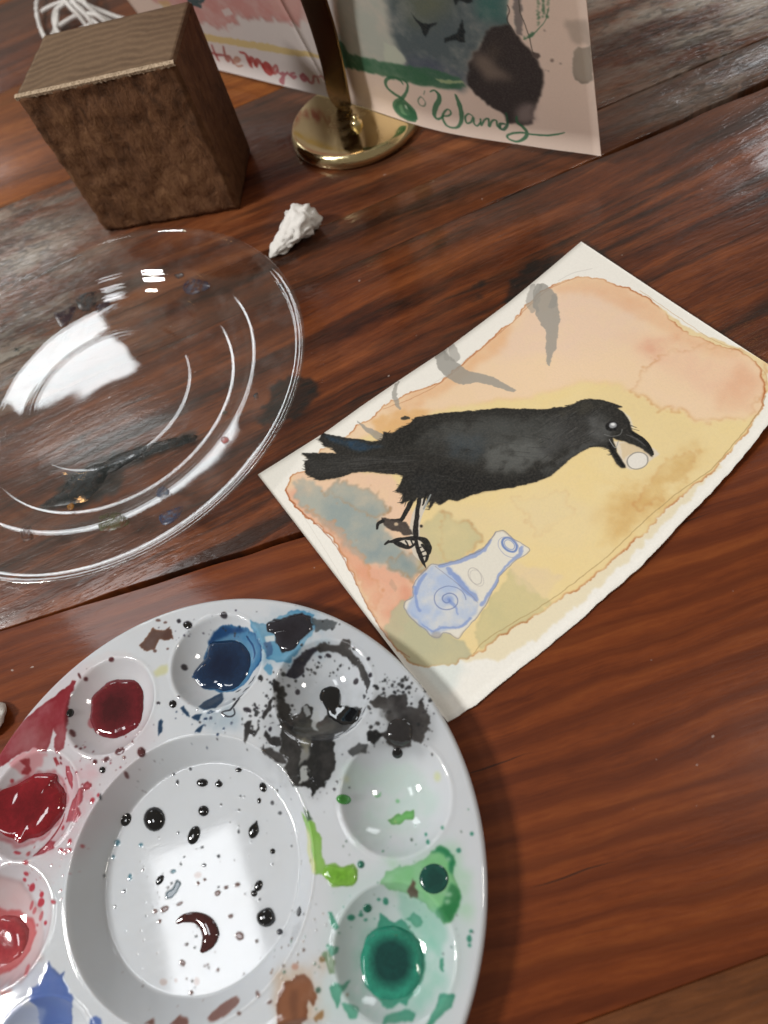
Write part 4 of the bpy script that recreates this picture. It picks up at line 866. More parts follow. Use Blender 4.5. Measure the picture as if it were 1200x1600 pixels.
# bottle
BT = [(775, 832), (787, 830), (796, 838), (806, 845), (817, 852), (827, 860), (820, 868), (806, 876), (796, 886), (787, 894), (780, 904), (776, 914), (768, 928), (762, 941), (752, 956), (742, 969), (728, 984), (716, 998), (704, 992), (692, 990), (684, 998), (672, 993), (664, 984), (650, 974), (638, 962), (632, 950), (634, 940), (645, 934), (645, 920), (650, 908), (660, 896), (674, 883), (688, 884), (715, 876), (735, 868), (750, 862), (760, 852), (767, 842)]
S_(BT, (228, 224, 214), .97, .0004, 1, .35, (150, 130, 110), 2)
S_([(660, 898), (674, 886), (692, 884), (705, 890), (720, 905), (740, 925), (748, 940), (742, 960), (725, 976), (700, 984), (675, 992), (655, 975), (636, 955), (644, 936), (648, 915)], (178, 194, 222), .8, .0008, 3, .4, (130, 155, 205), 4, mott=.7)
BL = (132, 154, 206)
for P, w in (([(688, 886), (716, 878), (742, 868), (758, 858), (768, 844)], [5, 7, 7, 5, 3]), ([(815, 856), (812, 866), (800, 876), (786, 890), (776, 908), (766, 926), (752, 946)], [5, 7, 5, 4, 5, 6, 6]), ([(700, 890), (715, 905), (728, 922), (745, 938)], [6, 8, 10, 6]), ([(648, 918), (650, 938), (656, 956)], [4, 5, 4]), ([(665, 898), (655, 912), (650, 928)], [5, 6, 5]), ([(660, 975), (676, 988), (690, 980), (712, 982), (735, 968)], [2, 3, 4, 4, 5]), ([(700, 936), (706, 944), (712, 950), (716, 960)], [4, 5, 3, 2])):
    sheet.stroke(P, w, BL, .75, warp=.0006, soft=1.5)
sp_ = [(700+r*math.cos(a), 938+r*.85*math.sin(a)) for a, r in zip(np.linspace(0, 4*math.pi, 34), np.linspace(2, 28, 34))]
sheet.stroke(sp_, np.linspace(2.2, 1.2, 34), (110, 124, 170), .75); sheet.spot(700, 938, 8, 7, col=(120, 146, 205), alpha=.5, soft=3)
for cx, cy, rx, ry, rot, c, w in ((796, 852, 13, 9, .75, (96, 124, 190), 3.4), (796, 852, 9, 6, .75, (110, 136, 196), 1.2), (742, 901, 14, 9, 1.05, (176, 172, 168), 1.1), (745, 904, 14, 9, 1., (184, 180, 176), .8), (795, 856, 19, 13, .75, (160, 166, 190), 1.)):
    sheet.stroke([(cx+rx*math.cos(a)*math.cos(rot)-ry*math.sin(a)*math.sin(rot), cy+rx*math.cos(a)*math.sin(rot)+ry*math.sin(a)*math.cos(rot)) for a in np.linspace(0, 6.5, 16)], w, c, .8)
sheet.stroke(BT+BT[:1], 1.3, (120, 122, 140), .6, warp=.0003); sheet.stroke([(775, 833), (768, 842), (760, 853), (735, 868)], 1., (140, 140, 150), .7); sheet.stroke([(680, 886), (705, 905), (735, 930), (746, 942)], 1., (130, 130, 150), .6)
sheet.spot(682, 993, 8, 6, col=(150, 148, 150), alpha=.6, soft=2)
SH_IM = sheet.image('crow_watercolour')

def paper_mat(name, im, bump=.25, rough=.85):
    t = NT(name)
    uv = t.n('TexCoord').outputs['UV']
    i = t.n('TexImage', {'Vector': uv}, image=im, interpolation='Cubic')
    gp = t.n('NewGeometry').outputs['Position']
    nz = t.noise(t.mapping(gp, (1, 1, 1)), 1100, 3, .6)
    c = t.mix(t.math('MULTIPLY', t.ramp(nz, [(.3, 1.), (.6, 0.)]), .07), i.outputs[0], (.35, .32, .28))
    t.bsdf(base=c, rough=rough, normal=t.bump(nz, bump, .0003), spec=.25)
    return t.m
M_SH = paper_mat('watercolour_paper', SH_IM)
# outline: AB upper edge, DC torn lower edge, lifted a little toward the right end
AB = [(403, 742), (440, 719), (511, 674), (562, 637), (625, 594), (696, 547), (792, 475), (850, 427), (908, 378)]
DC = [(700, 1129), (742, 1102), (804, 1052), (867, 1002), (929, 948), (967, 915), (1000, 886), (1033, 852), (1079, 802), (1108, 773), (1150, 727), (1183, 686), (1215, 645), (1248, 600)]
def along(P, n):
    P = np.array(P, float); L = np.concatenate([[0], np.cumsum(np.hypot(*np.diff(P, axis=0).T))]); s = np.linspace(0, L[-1], n)
    return np.stack([np.interp(s, L, P[:, 0]), np.interp(s, L, P[:, 1])], -1)
nu, nv = 160, 40
lift = lambda u, v: .0006+.0052*max(0, u-.55)**2/.2*(.35+.65*v)+.0012*max(0, .25-u)*4*(1-v)+.0008*math.sin(u*5+v*2)**2
def edge_world(P, v):
    L = along(P, nu); out = []
    for i, p in enumerate(L): out.append(at(p[0], p[1], lift(i/(nu-1), v)))
    out = np.array(out)
    # even spacing in the real sheet
    d = np.concatenate([[0], np.cumsum(np.linalg.norm(np.diff(out[:, :2], axis=0), axis=1))]); s = np.linspace(0, d[-1], nu)
    return np.stack([np.interp(s, d, out[:, k]) for k in range(3)], -1)
EA, ED = edge_world(AB, 0), edge_world(DC, 1)
sr = np.random.default_rng(12)
jag = np.convolve(sr.normal(0, 1, nu+12), np.ones(3)/3, 'same')[6:-6]*.00018
V, UV = [], []
TH = .0005
for side in (1, 0):
    for i in range(nu):
        for j in range(nv):
            v = j/(nv-1)
            p = EA[i]*(1-v)+ED[i]*v; u = i/(nu-1); z = lift(u, v)
            if j == nv-1: p = p+(ED[i]-EA[i])/np.linalg.norm(ED[i]-EA[i])*jag[i]
            V.append((p[0], p[1], z+(TH/2 if side else -TH/2)))
            d = np.array([p[0], p[1], z])-CAMP; k = (.001-CAM_H)/d[2]
            q = CAMP+d*k; UV.append(sheet.uv(q[0], q[1]))
F = grid_faces(nu, nv, flip=True); N0 = nu*nv
F += [tuple(N0+k for k in f[::-1]) for f in F]
ring = [i*nv for i in range(nu)]+[(nu-1)*nv+j for j in range(1, nv)]+[i*nv+nv-1 for i in range(nu-2, -1, -1)]+[j for j in range(nv-2, 0, -1)]
for a, b in zip(ring, ring[1:]+ring[:1]): F.append((b, a, a+N0, b+N0))
o = mesh('painting', V, F, M_SH, uvs=UV)
tag(o, 'watercolour sheet of a black crow with an egg in its beak above a blue bottle', 'painting')

# ------------------------------------------------------------------ two painted cards standing up
K0, K1 = at(268, 92, .0082), at(940, 243, .0082)
kt = (K1-K0)/np.linalg.norm(K1-K0); kn = np.array([-kt[1], kt[0], 0]); LEAN = math.radians(16)
ku = np.array([-kn[0]*math.sin(LEAN), -kn[1]*math.sin(LEAN), math.cos(LEAN)]); knn = np.cross(kt, ku)
KL = np.linalg.norm(K1-K0)
nh = np.array([-kt[1], kt[0], 0]); nh = nh if nh@(CAMP-K0) > 0 else -nh      # horizontal, toward the viewer's side
_bq = [at(x, y, .0082)-K0 for x, y in ((268, 92), (330, 107), (514, 152), (570, 168), (610, 182), (664, 200), (730, 214), (800, 224), (870, 235), (940, 243))]
_ba = np.array([q@kt for q in _bq]); _bo = np.array([q@nh for q in _bq]); _bo[1] *= .5
def bow(a):                                                                  # the cards curve a little toward the viewer
    w = np.linspace(-.012, .012, 7); return float(np.mean(np.interp(a+w, _ba, _bo)))
def on_card(px, py):
    d = ray(px, py); o_ = 0.
    for _ in range(8):
        q = K0+nh*o_; t_ = ((q-CAMP)@knn)/(d@knn); p = CAMP+d*t_-q; a = float(p@kt); o_ = bow(a)
    return (a, float(p@ku))
SPL = on_card(522, 156)[0]
card = Canvas(-.01, -.01, KL+.01, .190, .00025, (218, 200, 188), on_card, 70)
K_ = card.poly
# left card: pink clouds, yellow line, words
lw = (212, 202, 198)
K_([(150, -400), (520, -400), (522, 152), (520, 160), (270, 95)], lw, 1, 0, 1)
K_([(235, 0), (180, -200), (480, -200), (470, 40), (420, 30), (380, 30), (374, 18), (368, 42), (340, 44), (325, 36), (310, 34), (290, 20)], (196, 140, 134), .85, .004, 3, .2, mott=.3)
K_([(346, 16), (358, 13), (364, 22), (352, 26)], lw, .8, .001); K_([(352, 38), (362, 34), (368, 42), (356, 44)], lw, .8, .001)
K_([(410, -10), (480, -20), (485, 33), (450, 30), (430, 18)], (204, 160, 152), .6, .003, 5)
K_([(246, 2), (262, 0), (275, 18), (300, 24), (298, 30), (262, 22)], (200, 170, 110), .6, .002, 3)
card.stroke([(300, 54), (330, 60), (370, 67), (410, 73), (445, 80), (475, 84), (505, 90)], [9, 8, 8, 9, 9, 6, 5], (206, 180, 118), .85, warp=.001, soft=2)
card.stroke([(297, 2), (306, 6), (314, 10)], [6, 8, 3], (52, 76, 80), .9, warp=.002); card.stroke([(303, -6), (308, 2), (317, -4)], [4, 6, 3], (52, 76, 80), .9, warp=.002)
RD = (158, 58, 54)
def wr(P, w, c, a=.80): card.stroke(P, w, c, a, warp=.0002, soft=.8)
z2 = lambda P: [(300+x/5, 50+y/5) for x, y in P]      # coordinates read from an enlarged view
wr(z2([(95, 100), (120, 140), (180, 175), (230, 180), (275, 190)]), [2.4, 3, 3.2, 2.6, 2], (150, 70, 70))
wr(z2([(155, 105), (175, 160), (205, 220)]), [2, 3, 2.6], (150, 66, 66))
wr(z2([(245, 115), (255, 170), (275, 225), (290, 190), (310, 220), (320, 245)]), [2, 3, 4, 3, 3.4, 3], (150, 84, 76))
wr(z2([(325, 225), (350, 235), (370, 210), (345, 200), (330, 235), (355, 268), (395, 262)]), [3, 3, 3, 2.6, 3, 2.6, 1.6], (170, 120, 100))
wr(z2([(375, 160), (420, 175), (445, 230), (460, 268)]), [2.6, 4, 5.6, 4.5], RD)
wr(z2([(450, 240), (470, 205), (490, 240), (498, 268)]), [4, 4.6, 5, 4], RD)
wr(z2([(498, 262), (515, 220), (540, 250), (560, 285)]), [4, 4.6, 5, 4], RD)
wr(z2([(590, 255), (572, 282), (590, 315), (608, 290), (595, 258)]), [7, 8, 8, 8, 7], (160, 44, 40)); wr(z2([(604, 280), (620, 310), (640, 325)]), [4, 4, 3], RD)
wr(z2([(655, 260), (635, 290), (645, 320), (668, 300), (660, 262)]), [2.4, 3, 3, 3, 2.4], (172, 92, 88))
wr(z2([(665, 300), (690, 330), (715, 320), (712, 350), (705, 400), (690, 385), (720, 340), (745, 320)]), [2.4, 3, 3, 3.4, 3.6, 3, 2.6, 2], (160, 84, 92))
wr(z2([(745, 315), (760, 340), (775, 345)]), [2.4, 3, 2], (168, 96, 100)); wr(z2([(800, 320), (775, 330), (785, 358), (810, 345)]), [2, 3, 4, 3], (166, 92, 98))
wr(z2([(870, 330), (850, 355), (870, 380), (890, 355), (868, 330), (895, 370), (915, 395)]), [3, 4, 4, 4, 3, 3.6, 2.6], (158, 76, 84))
wr(z2([(905, 360), (925, 400), (945, 390), (950, 350), (975, 352), (990, 400)]), [2.6, 3, 3, 2.6, 2.6, 2], (172, 104, 102)); wr(z2([(990, 350), (1020, 350), (1040, 390), (1065, 410)]), [2.4, 2.6, 2.6, 2], (178, 120, 116))
# right card
z1 = lambda P: [(600+x/3.4286, y/3.4286) for x, y in P]
z3 = lambda P: [(590+x/4, 100+y/4) for x, y in P]
rw = (220, 198, 184)
K_([(522, -400), (1100, -400), (1100, 400), (522, 400)], rw, 1, 0, 1)
K_([(522, -300), (860, -400), (795, 0), (790, 40), (730, 90), (720, 140), (640, 125), (530, 90)], (178, 182, 172), .95, .002, 3, mott=.25)
K_(z1([(10, 0), (100, -300), (400, -300), (665, -100), (655, 40), (665, 130), (560, 180), (470, 330), (500, 440), (420, 480), (100, 400), (120, 320), (70, 270), (40, 150)]), (84, 96, 100), .93, .004, 6, .1, mott=.3)
K_(z1([(470, -200), (660, -200), (655, 50), (660, 120), (560, 110), (480, 80)]), (62, 108, 102), .8, .004, 9, mott=.3)
K_(z1([(60, -100), (330, -100), (360, 60), (250, 120), (120, 130)]), (104, 110, 92), .7, .006, 12, mott=.4)
K_(z1([(120, 300), (300, 330), (420, 400), (400, 450), (120, 400)]), (78, 84, 104), .6, .006, 9, mott=.4)
K_(z1([(0, 230), (60, 250), (120, 325), (95, 350), (0, 340)]), (190, 196, 180), .9, .001, 2)
K_([(522, 60), (534, 66), (545, 84), (600, 97), (640, 104), (680, 108), (716, 122), (728, 136), (700, 140), (640, 130), (600, 120), (560, 110), (530, 104)], (58, 104, 76), .92, .0012, 2, mott=.2)
K_(z1([(270, 420), (420, 438), (428, 450), (300, 445)]), (176, 186, 140), .75, .0008, 1)
K_(z1([(545, 165), (600, 140), (665, 130), (700, 180), (760, 250), (830, 340), (852, 400), (845, 480), (820, 545), (790, 660), (740, 675), (700, 660), (655, 660), (640, 610), (560, 570), (500, 520), (460, 480), (440, 430), (455, 350), (480, 290), (520, 250)]), (48, 42, 42), .96, .0012, 2)
K_(z1([(470, 320), (520, 280), (580, 300), (600, 380), (680, 400), (680, 430), (600, 440), (540, 430), (500, 370)]), (134, 118, 106), .7, .003, 8)
K_(z1([(560, 240), (620, 250), (600, 330), (560, 300)]), (84, 72, 64), .6, .003, 7)
K_(z1([(700, 590), (760, 560), (820, 550), (800, 640), (760, 668), (700, 650)]), (150, 134, 130), .7, .002, 6)
for P in ([(140, 60), (165, 100), (200, 125), (215, 130), (290, 120), (240, 150), (225, 200), (210, 185), (190, 140), (160, 105)], [(418, 105), (428, 160), (430, 230), (405, 228), (385, 215), (320, 228), (325, 205), (370, 190), (385, 180), (400, 150)], [(360, -20), (380, 30), (400, 5), (440, 15), (470, 10), (450, -20)]):
    K_(z1(P), (26, 34, 38), .96, .0006, 1)
K_(z1([(658, 30), (670, 0), (670, -200), (690, -200), (695, 170), (680, 160), (658, 110)]), rw, .95, .001, 1)
K_(z1([(688, -200), (728, -200), (738, 195), (712, 190), (690, 90)]), (120, 112, 110), .9, .0008, 1)
wr(z1([(658, 30), (668, 60), (656, 110), (680, 150), (700, 185)]), 1.6, (60, 56, 54)); wr(z1([(715, -60), (725, 60), (750, 130), (775, 200), (790, 270), (800, 290)]), [1.2, 1.4, 1.4, 1.4, 1.2, 1.4], (70, 66, 60)); K_(z1([(790, 280), (825, 288), (830, 300), (815, 318), (795, 300)]), (70, 60, 58), .85, .0005)
rk = random.Random(3)
for a, b in (((820, -40), (825, 150)), ((878, -40), (868, 110)), ((850, -20), (850, 90)), ((745, 210), (805, 180))):
    for k in range(26):
        s = rk.random(); x = a[0]*(1-s)+b[0]*s+rk.gauss(0, 3); y = a[1]*(1-s)+b[1]*s+rk.gauss(0, 4)
        card.spot(*z1([(x, y)])[0], rk.uniform(.6, 1.7), rk.uniform(.8, 2.4), rot=rk.random(), col=(72, 112, 84), alpha=.75)
wr(z1([(745, 212), (790, 190), (830, 150), (860, 110), (880, 40)]), [1.4, 2, 1.6, 1.2, 1], (72, 112, 84), .7)
K_(z1([(960, 110), (1085, 105), (1110, 240), (1070, 235), (1040, 250), (1000, 200)]), (176, 160, 148), .85, .0012, 3, mott=.15)
K_(z1([(1015, 270), (1040, 255), (1060, 262), (1105, 240), (1120, 430), (1060, 452), (1015, 430), (1008, 350)]), (150, 140, 128), .85, .0008, 1, .2)
for x, y, r in ((897, 325, 3), (943, 342, 1.6), (878, 380, 1.4), (856, 165, 1.6), (862, 378, 1)): card.spot(*z1([(x, y)])[0], r, col=(110, 96, 88), alpha=.7)
GN = (44, 98, 66)
wr(z3([(155, 125), (130, 95), (80, 85), (48, 110), (60, 150), (100, 185), (140, 210), (175, 240), (215, 290), (225, 330)]), [2.4, 2.6, 3, 3.4, 4, 4.4, 4, 4, 9, 9], GN)
wr(z3([(155, 95), (185, 130), (180, 170), (155, 210), (115, 240), (105, 270), (130, 310), (180, 335), (220, 345)]), [2, 2.6, 3, 4, 5, 5, 6, 9, 8], GN)
K_(z3([(120, 235), (150, 225), (200, 270), (240, 310), (245, 345), (215, 355), (165, 335), (125, 300), (105, 270)]), GN, .9, .0004)
K_(z3([(130, 265), (150, 250), (165, 300), (190, 325), (150, 312)]), (120, 160, 120), .7, .0005, 1); K_(z3([(168, 255), (180, 262), (186, 285), (172, 275)]), (200, 206, 190), .9, .0002)
wr(z3([(268, 205), (250, 230), (265, 258), (292, 262), (296, 240), (278, 212), (265, 207)]), [1.6, 1.8, 2, 2, 1.6, 1.6, 1.4], (100, 120, 100)); wr(z3([(292, 170), (286, 192)]), [1.4, 1.2], (110, 124, 106))
wr(z3([(325, 175), (350, 165), (378, 190), (382, 225), (360, 270), (352, 320), (375, 345), (410, 325)]), [1.6, 2.4, 5, 6.4, 6, 5, 3.4, 2.4], GN)
wr(z3([(405, 325), (440, 325), (455, 305), (440, 285), (415, 300), (405, 340), (430, 385), (480, 400), (515, 375), (522, 320), (510, 260), (490, 205), (482, 190)]), [2.4, 2.4, 2.2, 2.2, 2.6, 3, 3.6, 3, 4, 6, 6.4, 4, 1.4], GN)
wr(z3([(590, 325), (565, 312), (545, 335), (555, 370), (580, 365), (595, 335), (600, 370), (620, 388), (640, 365)]), [2, 2.2, 2.6, 2.6, 2.4, 2.6, 2.6, 2.4, 2], GN)
wr(z3([(640, 345), (645, 385), (665, 350), (690, 345), (695, 390), (715, 355), (740, 355), (745, 390), (765, 395)]), [2, 2.6, 2.4, 2.6, 3, 2.4, 2.6, 2.6, 2.4], GN)
wr(z3([(790, 375), (765, 375), (760, 400), (785, 410), (805, 385), (808, 350), (800, 310)]), [3, 4, 4.4, 4, 4, 3, 3], (40, 84, 62))
wr(z3([(865, 330), (870, 365), (905, 395), (930, 430), (915, 465), (870, 485), (820, 470), (808, 450), (840, 435), (900, 430), (960, 440), (1050, 447), (1120, 440), (1165, 430)]), [3, 4, 4.6, 5, 4.6, 3.4, 3, 3, 3.4, 3.2, 2.8, 3, 3, 1.4], GN)
CARD_IM = card.image('card_paintings')
M_CARD = paper_mat('card_paper', CARD_IM, .15, .8)
def card_sheet(a0, a1, label, gap):
    nu, nv = 40, 14; V, UV = [], []
    for side in (1, -1):
        for i in range(nu):
            for j in range(nv):
                a = a0+(a1-a0)*i/(nu-1); b = .178*j/(nv-1)
                p = K0+kt*a+ku*b+nh*bow(a)-knn*(gap+(side < 0)*.0004)*(1 if knn@(CAMP-K0) > 0 else -1)
                V.append(p); UV.append(card.uv(a, b))
    F = grid_faces(nu, nv); N0 = nu*nv
    F += [tuple(N0+k for k in f[::-1]) for f in F]
    ring = [i*nv for i in range(nu)]+[(nu-1)*nv+j for j in range(1, nv)]+[i*nv+nv-1 for i in range(nu-2, -1, -1)]+[j for j in range(nv-2, 0, -1)]
    for a, b in zip(ring, ring[1:]+ring[:1]): F.append((a, b, b+N0, a+N0))
    return tag(mesh('painted_card', V, F, M_CARD, uvs=UV, smooth=True), label, 'painted card')
card_sheet(0, SPL-.0003, 'standing painted card lettered the Magician in red, with pink clouds and a yellow line', 0)
card_sheet(SPL+.0003, KL, "standing painted card lettered 8 o' Wands in green, with dark hill and birds", .0)

# ------------------------------------------------------------------ brass stand
t = NT('polished_brass')
gp = t.n('NewGeometry').outputs['Position']
sm = t.noise(t.mapping(gp, (60, 60, 60)), 1, 4, .65)
t.bsdf(base=(.78, .66, .38), metal=1., rough=t.math('MULTIPLY_ADD', t.ramp(sm, [(.4, 0.), (.7, 1.)]), .26, .10), normal=t.bump(sm, .04, .001))
M_BR = t.m
DC_ = np.array([.0722, .3735]); DR = .0372
stand = empty('brass_stand', (DC_[0], DC_[1], 0), 'polished brass stand with round base and curved upright strap in front of the cards', 'stand')
pf = [(0, .0078), (.030, .0078), (.0342, .0077), (.0352, .0074), (.0362, .0064), (.0371, .0048), (.0374, .0030), (.0370, .0012), (.036, .0002), (0, .0002)]
V = []
for i in range(120):
    a = 2*math.pi*i/120
    for r, z in pf: V.append((DC_[0]+r*math.cos(a), DC_[1]+r*math.sin(a), z))
mesh('base', V, grid_faces(120, len(pf), close_u=True, flip=True), M_BR, stand)
# strap: follows the photo from the foot up, standing just before the cards
def before_card(px, py, gap):
    d = ray(px, py); q = K0-knn*0; s = 1 if knn@(CAMP-K0) > 0 else -1
    q = K0+knn*s*gap+nh*.004; t_ = ((q-CAMP)@knn)/(d@knn); return CAMP+d*t_
foot = at(533, 168, .0085)
path = [(foot+np.array([.0045, -.0065, .0]), 15), (foot+np.array([.0022, -.0035, .0003]), 15), (foot+np.array([.0003, -.0005, .0018]), 15)]
for (px, py), g, w in (((529, 150), .008, 15), ((523, 115), .007, 15), ((513, 75), .007, 15.5), ((502, 35), .008, 16), ((490, 0), .009, 16), ((476, -40), .011, 16), ((458, -90), .013, 16)):
    path.append((before_card(px, py, g), w))
V = []
P3 = np.array([p for p, w in path])
tn = np.gradient(P3, axis=0)
for k, (p, w) in enumerate(path):
    tt = tn[k]/np.linalg.norm(tn[k]); side = kt-tt*(kt@tt); side /= np.linalg.norm(side); nn = np.cross(side, tt)
    for a in np.linspace(0, 2*math.pi, 16, endpoint=False):
        ca, sa = math.cos(a), math.sin(a)
        V.append(p+side*(w/2000)*np.sign(ca)*abs(ca)**.35+nn*.0006*np.sign(sa)*abs(sa)**.6)
F = grid_faces(len(path), 16)
F += [(i*16+15, (i+1)*16+15, (i+1)*16, i*16) for i in range(len(path)-1)]
F += [tuple(range(16)), tuple((len(path)-1)*16+j for j in reversed(range(16)))]
t = NT('brass_dark_reflection')  # brass base colour darkened to stand in for the dark room it mirrors
t.bsdf(base=(.20, .125, .060), metal=1., rough=.24)
o = mesh('upright_strap', V, F, t.m, stand)
md = o.modifiers.new('s', 'SUBSURF'); md.levels = 2; md.render_levels = 2
# small turned knob fixing the strap
kc = at(556, 188, .010)
pf = [(0, .0052), (.0010, .0050), (.0018, .0042), (.0019, .0034), (.0014, .0028), (.0028, .0022), (.0034, .0012), (.0034, .0004), (.0036, -.0022)]
V = []
for i in range(32):
    a = 2*math.pi*i/32
    for r, z in pf: V.append((kc[0]+r*math.cos(a), kc[1]+r*math.sin(a), .0080+z))
mesh('knob', V, grid_faces(32, len(pf), close_u=True, flip=True), M_BR, stand)

# ------------------------------------------------------------------ wood block
bl, bm = at(166, 364)[:2], at(380, 327)[:2]
ex = (bm-bl)/np.linalg.norm(bm-bl); ey = np.array([-ex[1], ex[0]]); BW = np.linalg.norm(bm-bl)-.0015; BD = .0520; BH = .0780
t = NT('sawn_wood_block')
gp = t.n('TexCoord').outputs['Object']
sx = t.n('SeparateXYZ', {0: gp})
gn = t.n('SeparateXYZ', {0: t.n('TexCoord').outputs['Normal']})
ringc = t.n('VectorMath', {0: gp, 1: (.05, -.115, 0)}, operation='SUBTRACT').outputs[0]
rd = t.n('VectorMath', {0: t.n('VectorMath', {0: ringc, 1: (1, 1, 0)}, operation='MULTIPLY').outputs[0]}, operation='LENGTH').outputs['Value']
rw_ = t.math('ADD', rd, t.math('MULTIPLY', t.noise(t.mapping(gp, (55, 55, 10)), 1, 4, .6), .011))
rings = t.math('MULTIPLY_ADD', t.math('SINE', t.math('MULTIPLY', rw_, 1150.)), .5, .5)
fine = t.noise(t.mapping(gp, (500, 500, 60)), 1, 4, .7)
topc = t.mix(t.math('MULTIPLY', rings, t.noise(t.mapping(gp, (60, 60, 10)), 1, 3, .6)), (.22, .145, .085), (.09, .055, .032)); topc = t.mix(t.math('MULTIPLY', fine, .6), topc, (.10, .062, .040))
fb = t.noise(t.mapping(gp, (190, 190, 110)), 1, 6, .72, .8); fb2 = t.noise(t.mapping(gp, (35, 35, 22)), 1, 3, .6)
sidec = t.ramp(t.math('ADD', t.math('MULTIPLY', fb, .65), t.math('MULTIPLY', fb2, .4)), [(.34, (.040, .017, .0075)), (.52, (.135, .060, .027)), (.70, (.24, .12, .056))])
ism = t.ramp(gn.outputs[2], [(.6, 0.), (.8, 1.)])
edge = t.ramp(t.math('ADD', sx.outputs[2], t.math('MULTIPLY', t.noise(t.mapping(gp, (260, 260, 260)), 1, 3, .6), .004)), [(.0, 0.), (.001, 0.)])
colr = t.mix(ism, sidec, topc)
hh = t.math('ADD', t.math('MULTIPLY', fb, 1.3), t.math('MULTIPLY', t.noise(t.mapping(gp, (700, 700, 380)), 1, 3, .6), .5))
hmix = t.mix(ism, hh, t.math('MULTIPLY', rings, .25))
t.bsdf(base=colr, rough=.75, spec=.25, normal=t.bump(hmix, .8, .0012))
M_BLK = t.m
block = empty('wood_block', (bl[0], bl[1], 0), 'sawn brown wood block with pale end grain top and rough fuzzy front face', 'wood block')
def block_pt(a, b, z): return np.array([bl[0]+ex[0]*a+ey[0]*b, bl[1]+ex[1]*a+ey[1]*b, z])
# body: rounded box, rough faces
import bmesh
bmh = bmesh.new()
bmesh.ops.create_cube(bmh, size=1)
for v in bmh.verts: v.co = Vector(((v.co.x+.5)*BW, (v.co.y+.5)*BD, (v.co.z+.5)*BH))
bmesh.ops.bevel(bmh, geom=list(bmh.edges), offset=.0011, segments=2, affect='EDGES')
bmesh.ops.subdivide_edges(bmh, edges=[e for e in bmh.edges if e.calc_length() > .01], cuts=44, use_grid_fill=True)
from mathutils import noise as mnoise
for v in bmh.verts:
    c = v.co; n_ = mnoise.noise(Vector((c.x*420, c.y*420, c.z*260)))*.00045+mnoise.noise(c*120)*.0007
    if c.y < .002 or c.x < .002: v.co += Vector((n_ if c.x < .002 else 0, n_*1.6 if c.y < .002 else 0, n_ if c.z > BH-.001 and c.y < .002 else 0))
me = bpy.data.meshes.new('block_body'); bmh.to_mesh(me); bmh.free()
me.polygons.foreach_set('use_smooth', [True]*len(me.polygons))
bo = bpy.data.objects.new('block_body', me); COL.objects.link(bo); me.materials.append(M_BLK)
bo.parent = block; bo.rotation_euler = (0, 0, math.atan2(ex[1], ex[0]))
# raw torn lip of pale fibres along the front top edge
rb = random.Random(9); V, F = [], []
nseg = 150
for i in range(nseg+1):
    a = BW*i/nseg; w = .0009+.0006*mnoise.noise(Vector((a*500, 0, 3))); d = .0007+.0010*max(0, mnoise.noise(Vector((a*900, 5, 0)))+.2)
    V += [block_pt(a, w+.0006, BH+.00012), block_pt(a, .0003, BH+.00035+.0003*mnoise.noise(Vector((a*1200, 1, 1)))), block_pt(a, -.0006-.0003*rb.random(), BH-.0004), block_pt(a, -.0003, BH-.0009-d), block_pt(a, .0012, BH-.0010-d)]
t = NT('raw_wood_fibres')
gp = t.n('NewGeometry').outputs['Position']; nz = t.noise(t.mapping(gp, (1, 1, 1)), 900, 4, .7)
t.bsdf(base=t.ramp(nz, [(.3, (.22, .15, .09)), (.6, (.62, .48, .34))]), rough=.9, normal=t.bump(nz, .9, .0008))
mesh('splintered_edge', V, grid_faces(nseg+1, 5, flip=False), t.m, block, smooth=False)

# ------------------------------------------------------------------ crumpled tissue
t = NT('white_tissue')
gp = t.n('NewGeometry').outputs['Position']
t.bsdf(base=(.80, .78, .75), rough=.9, normal=t.bump(t.noise(gp, 420, 4, .65), .5, .0008), spec=.1)
M_TI = t.m
def tissue(name, spine, rad, hgt, seed, label, cat, parent=None, amp=1.):
    sp = np.array(spine, float); n = 46; m = 40
    s = np.linspace(0, len(sp)-1, n)
    P = np.stack([np.interp(s, np.arange(len(sp)), sp[:, k]) for k in (0, 1)], -1); Rr = np.interp(s, np.arange(len(sp)), rad); Hh = np.interp(s, np.arange(len(sp)), hgt)
    tg = np.gradient(P, axis=0); tg /= np.linalg.norm(tg, axis=1)[:, None]
    V = []
    for i in range(n):
        e = math.sqrt(max(0, 1-(2*i/(n-1)-1)**10))
        for j in range(m):
            a = 2*math.pi*j/m
            v = Vector((P[i][0]*1, P[i][1]*1, 0))*1
            q = Vector((math.cos(a)*2, math.sin(a)*2, s[i]*1.1+seed))
            r = 1+amp*(.32*(abs(mnoise.noise(q*1.1))*2-.5)-.14*(abs(mnoise.noise(q*2.3+Vector((5, 1, 2))))*2-.4)+.03*mnoise.noise(q*5))
            off = math.cos(a)*Rr[i]*r*e; z = Hh[i]*.5*(1+math.sin(a)*r*.95)*max(e, .25)
            V.append((P[i][0]-tg[i][1]*off, P[i][1]+tg[i][0]*off, max(z, .0002)))
    F = grid_faces(n, m); F += [(i*m+m-1, (i+1)*m+m-1, (i+1)*m, i*m) for i in range(n-1)]
    F += [tuple(reversed(range(m))), tuple((n-1)*m+j for j in range(m))]
    o = mesh(name, V, F, M_TI, parent, smooth=False)
    me = o.data
    for i, p in enumerate(me.polygons): p.use_smooth = True
    return tag(o, label, cat)
tp = [at(x, y, .004)[:2] for x, y in ((417, 394), (432, 384), (450, 372), (468, 358), (480, 346), (486, 334))]
tissue('crumpled_tissue', tp, [.0018, .0042, .0062, .0092, .0088, .0045], [.002, .006, .010, .015, .015, .011], 3.3, 'small crumpled white tissue on the table between plate and brass stand', 'tissue')
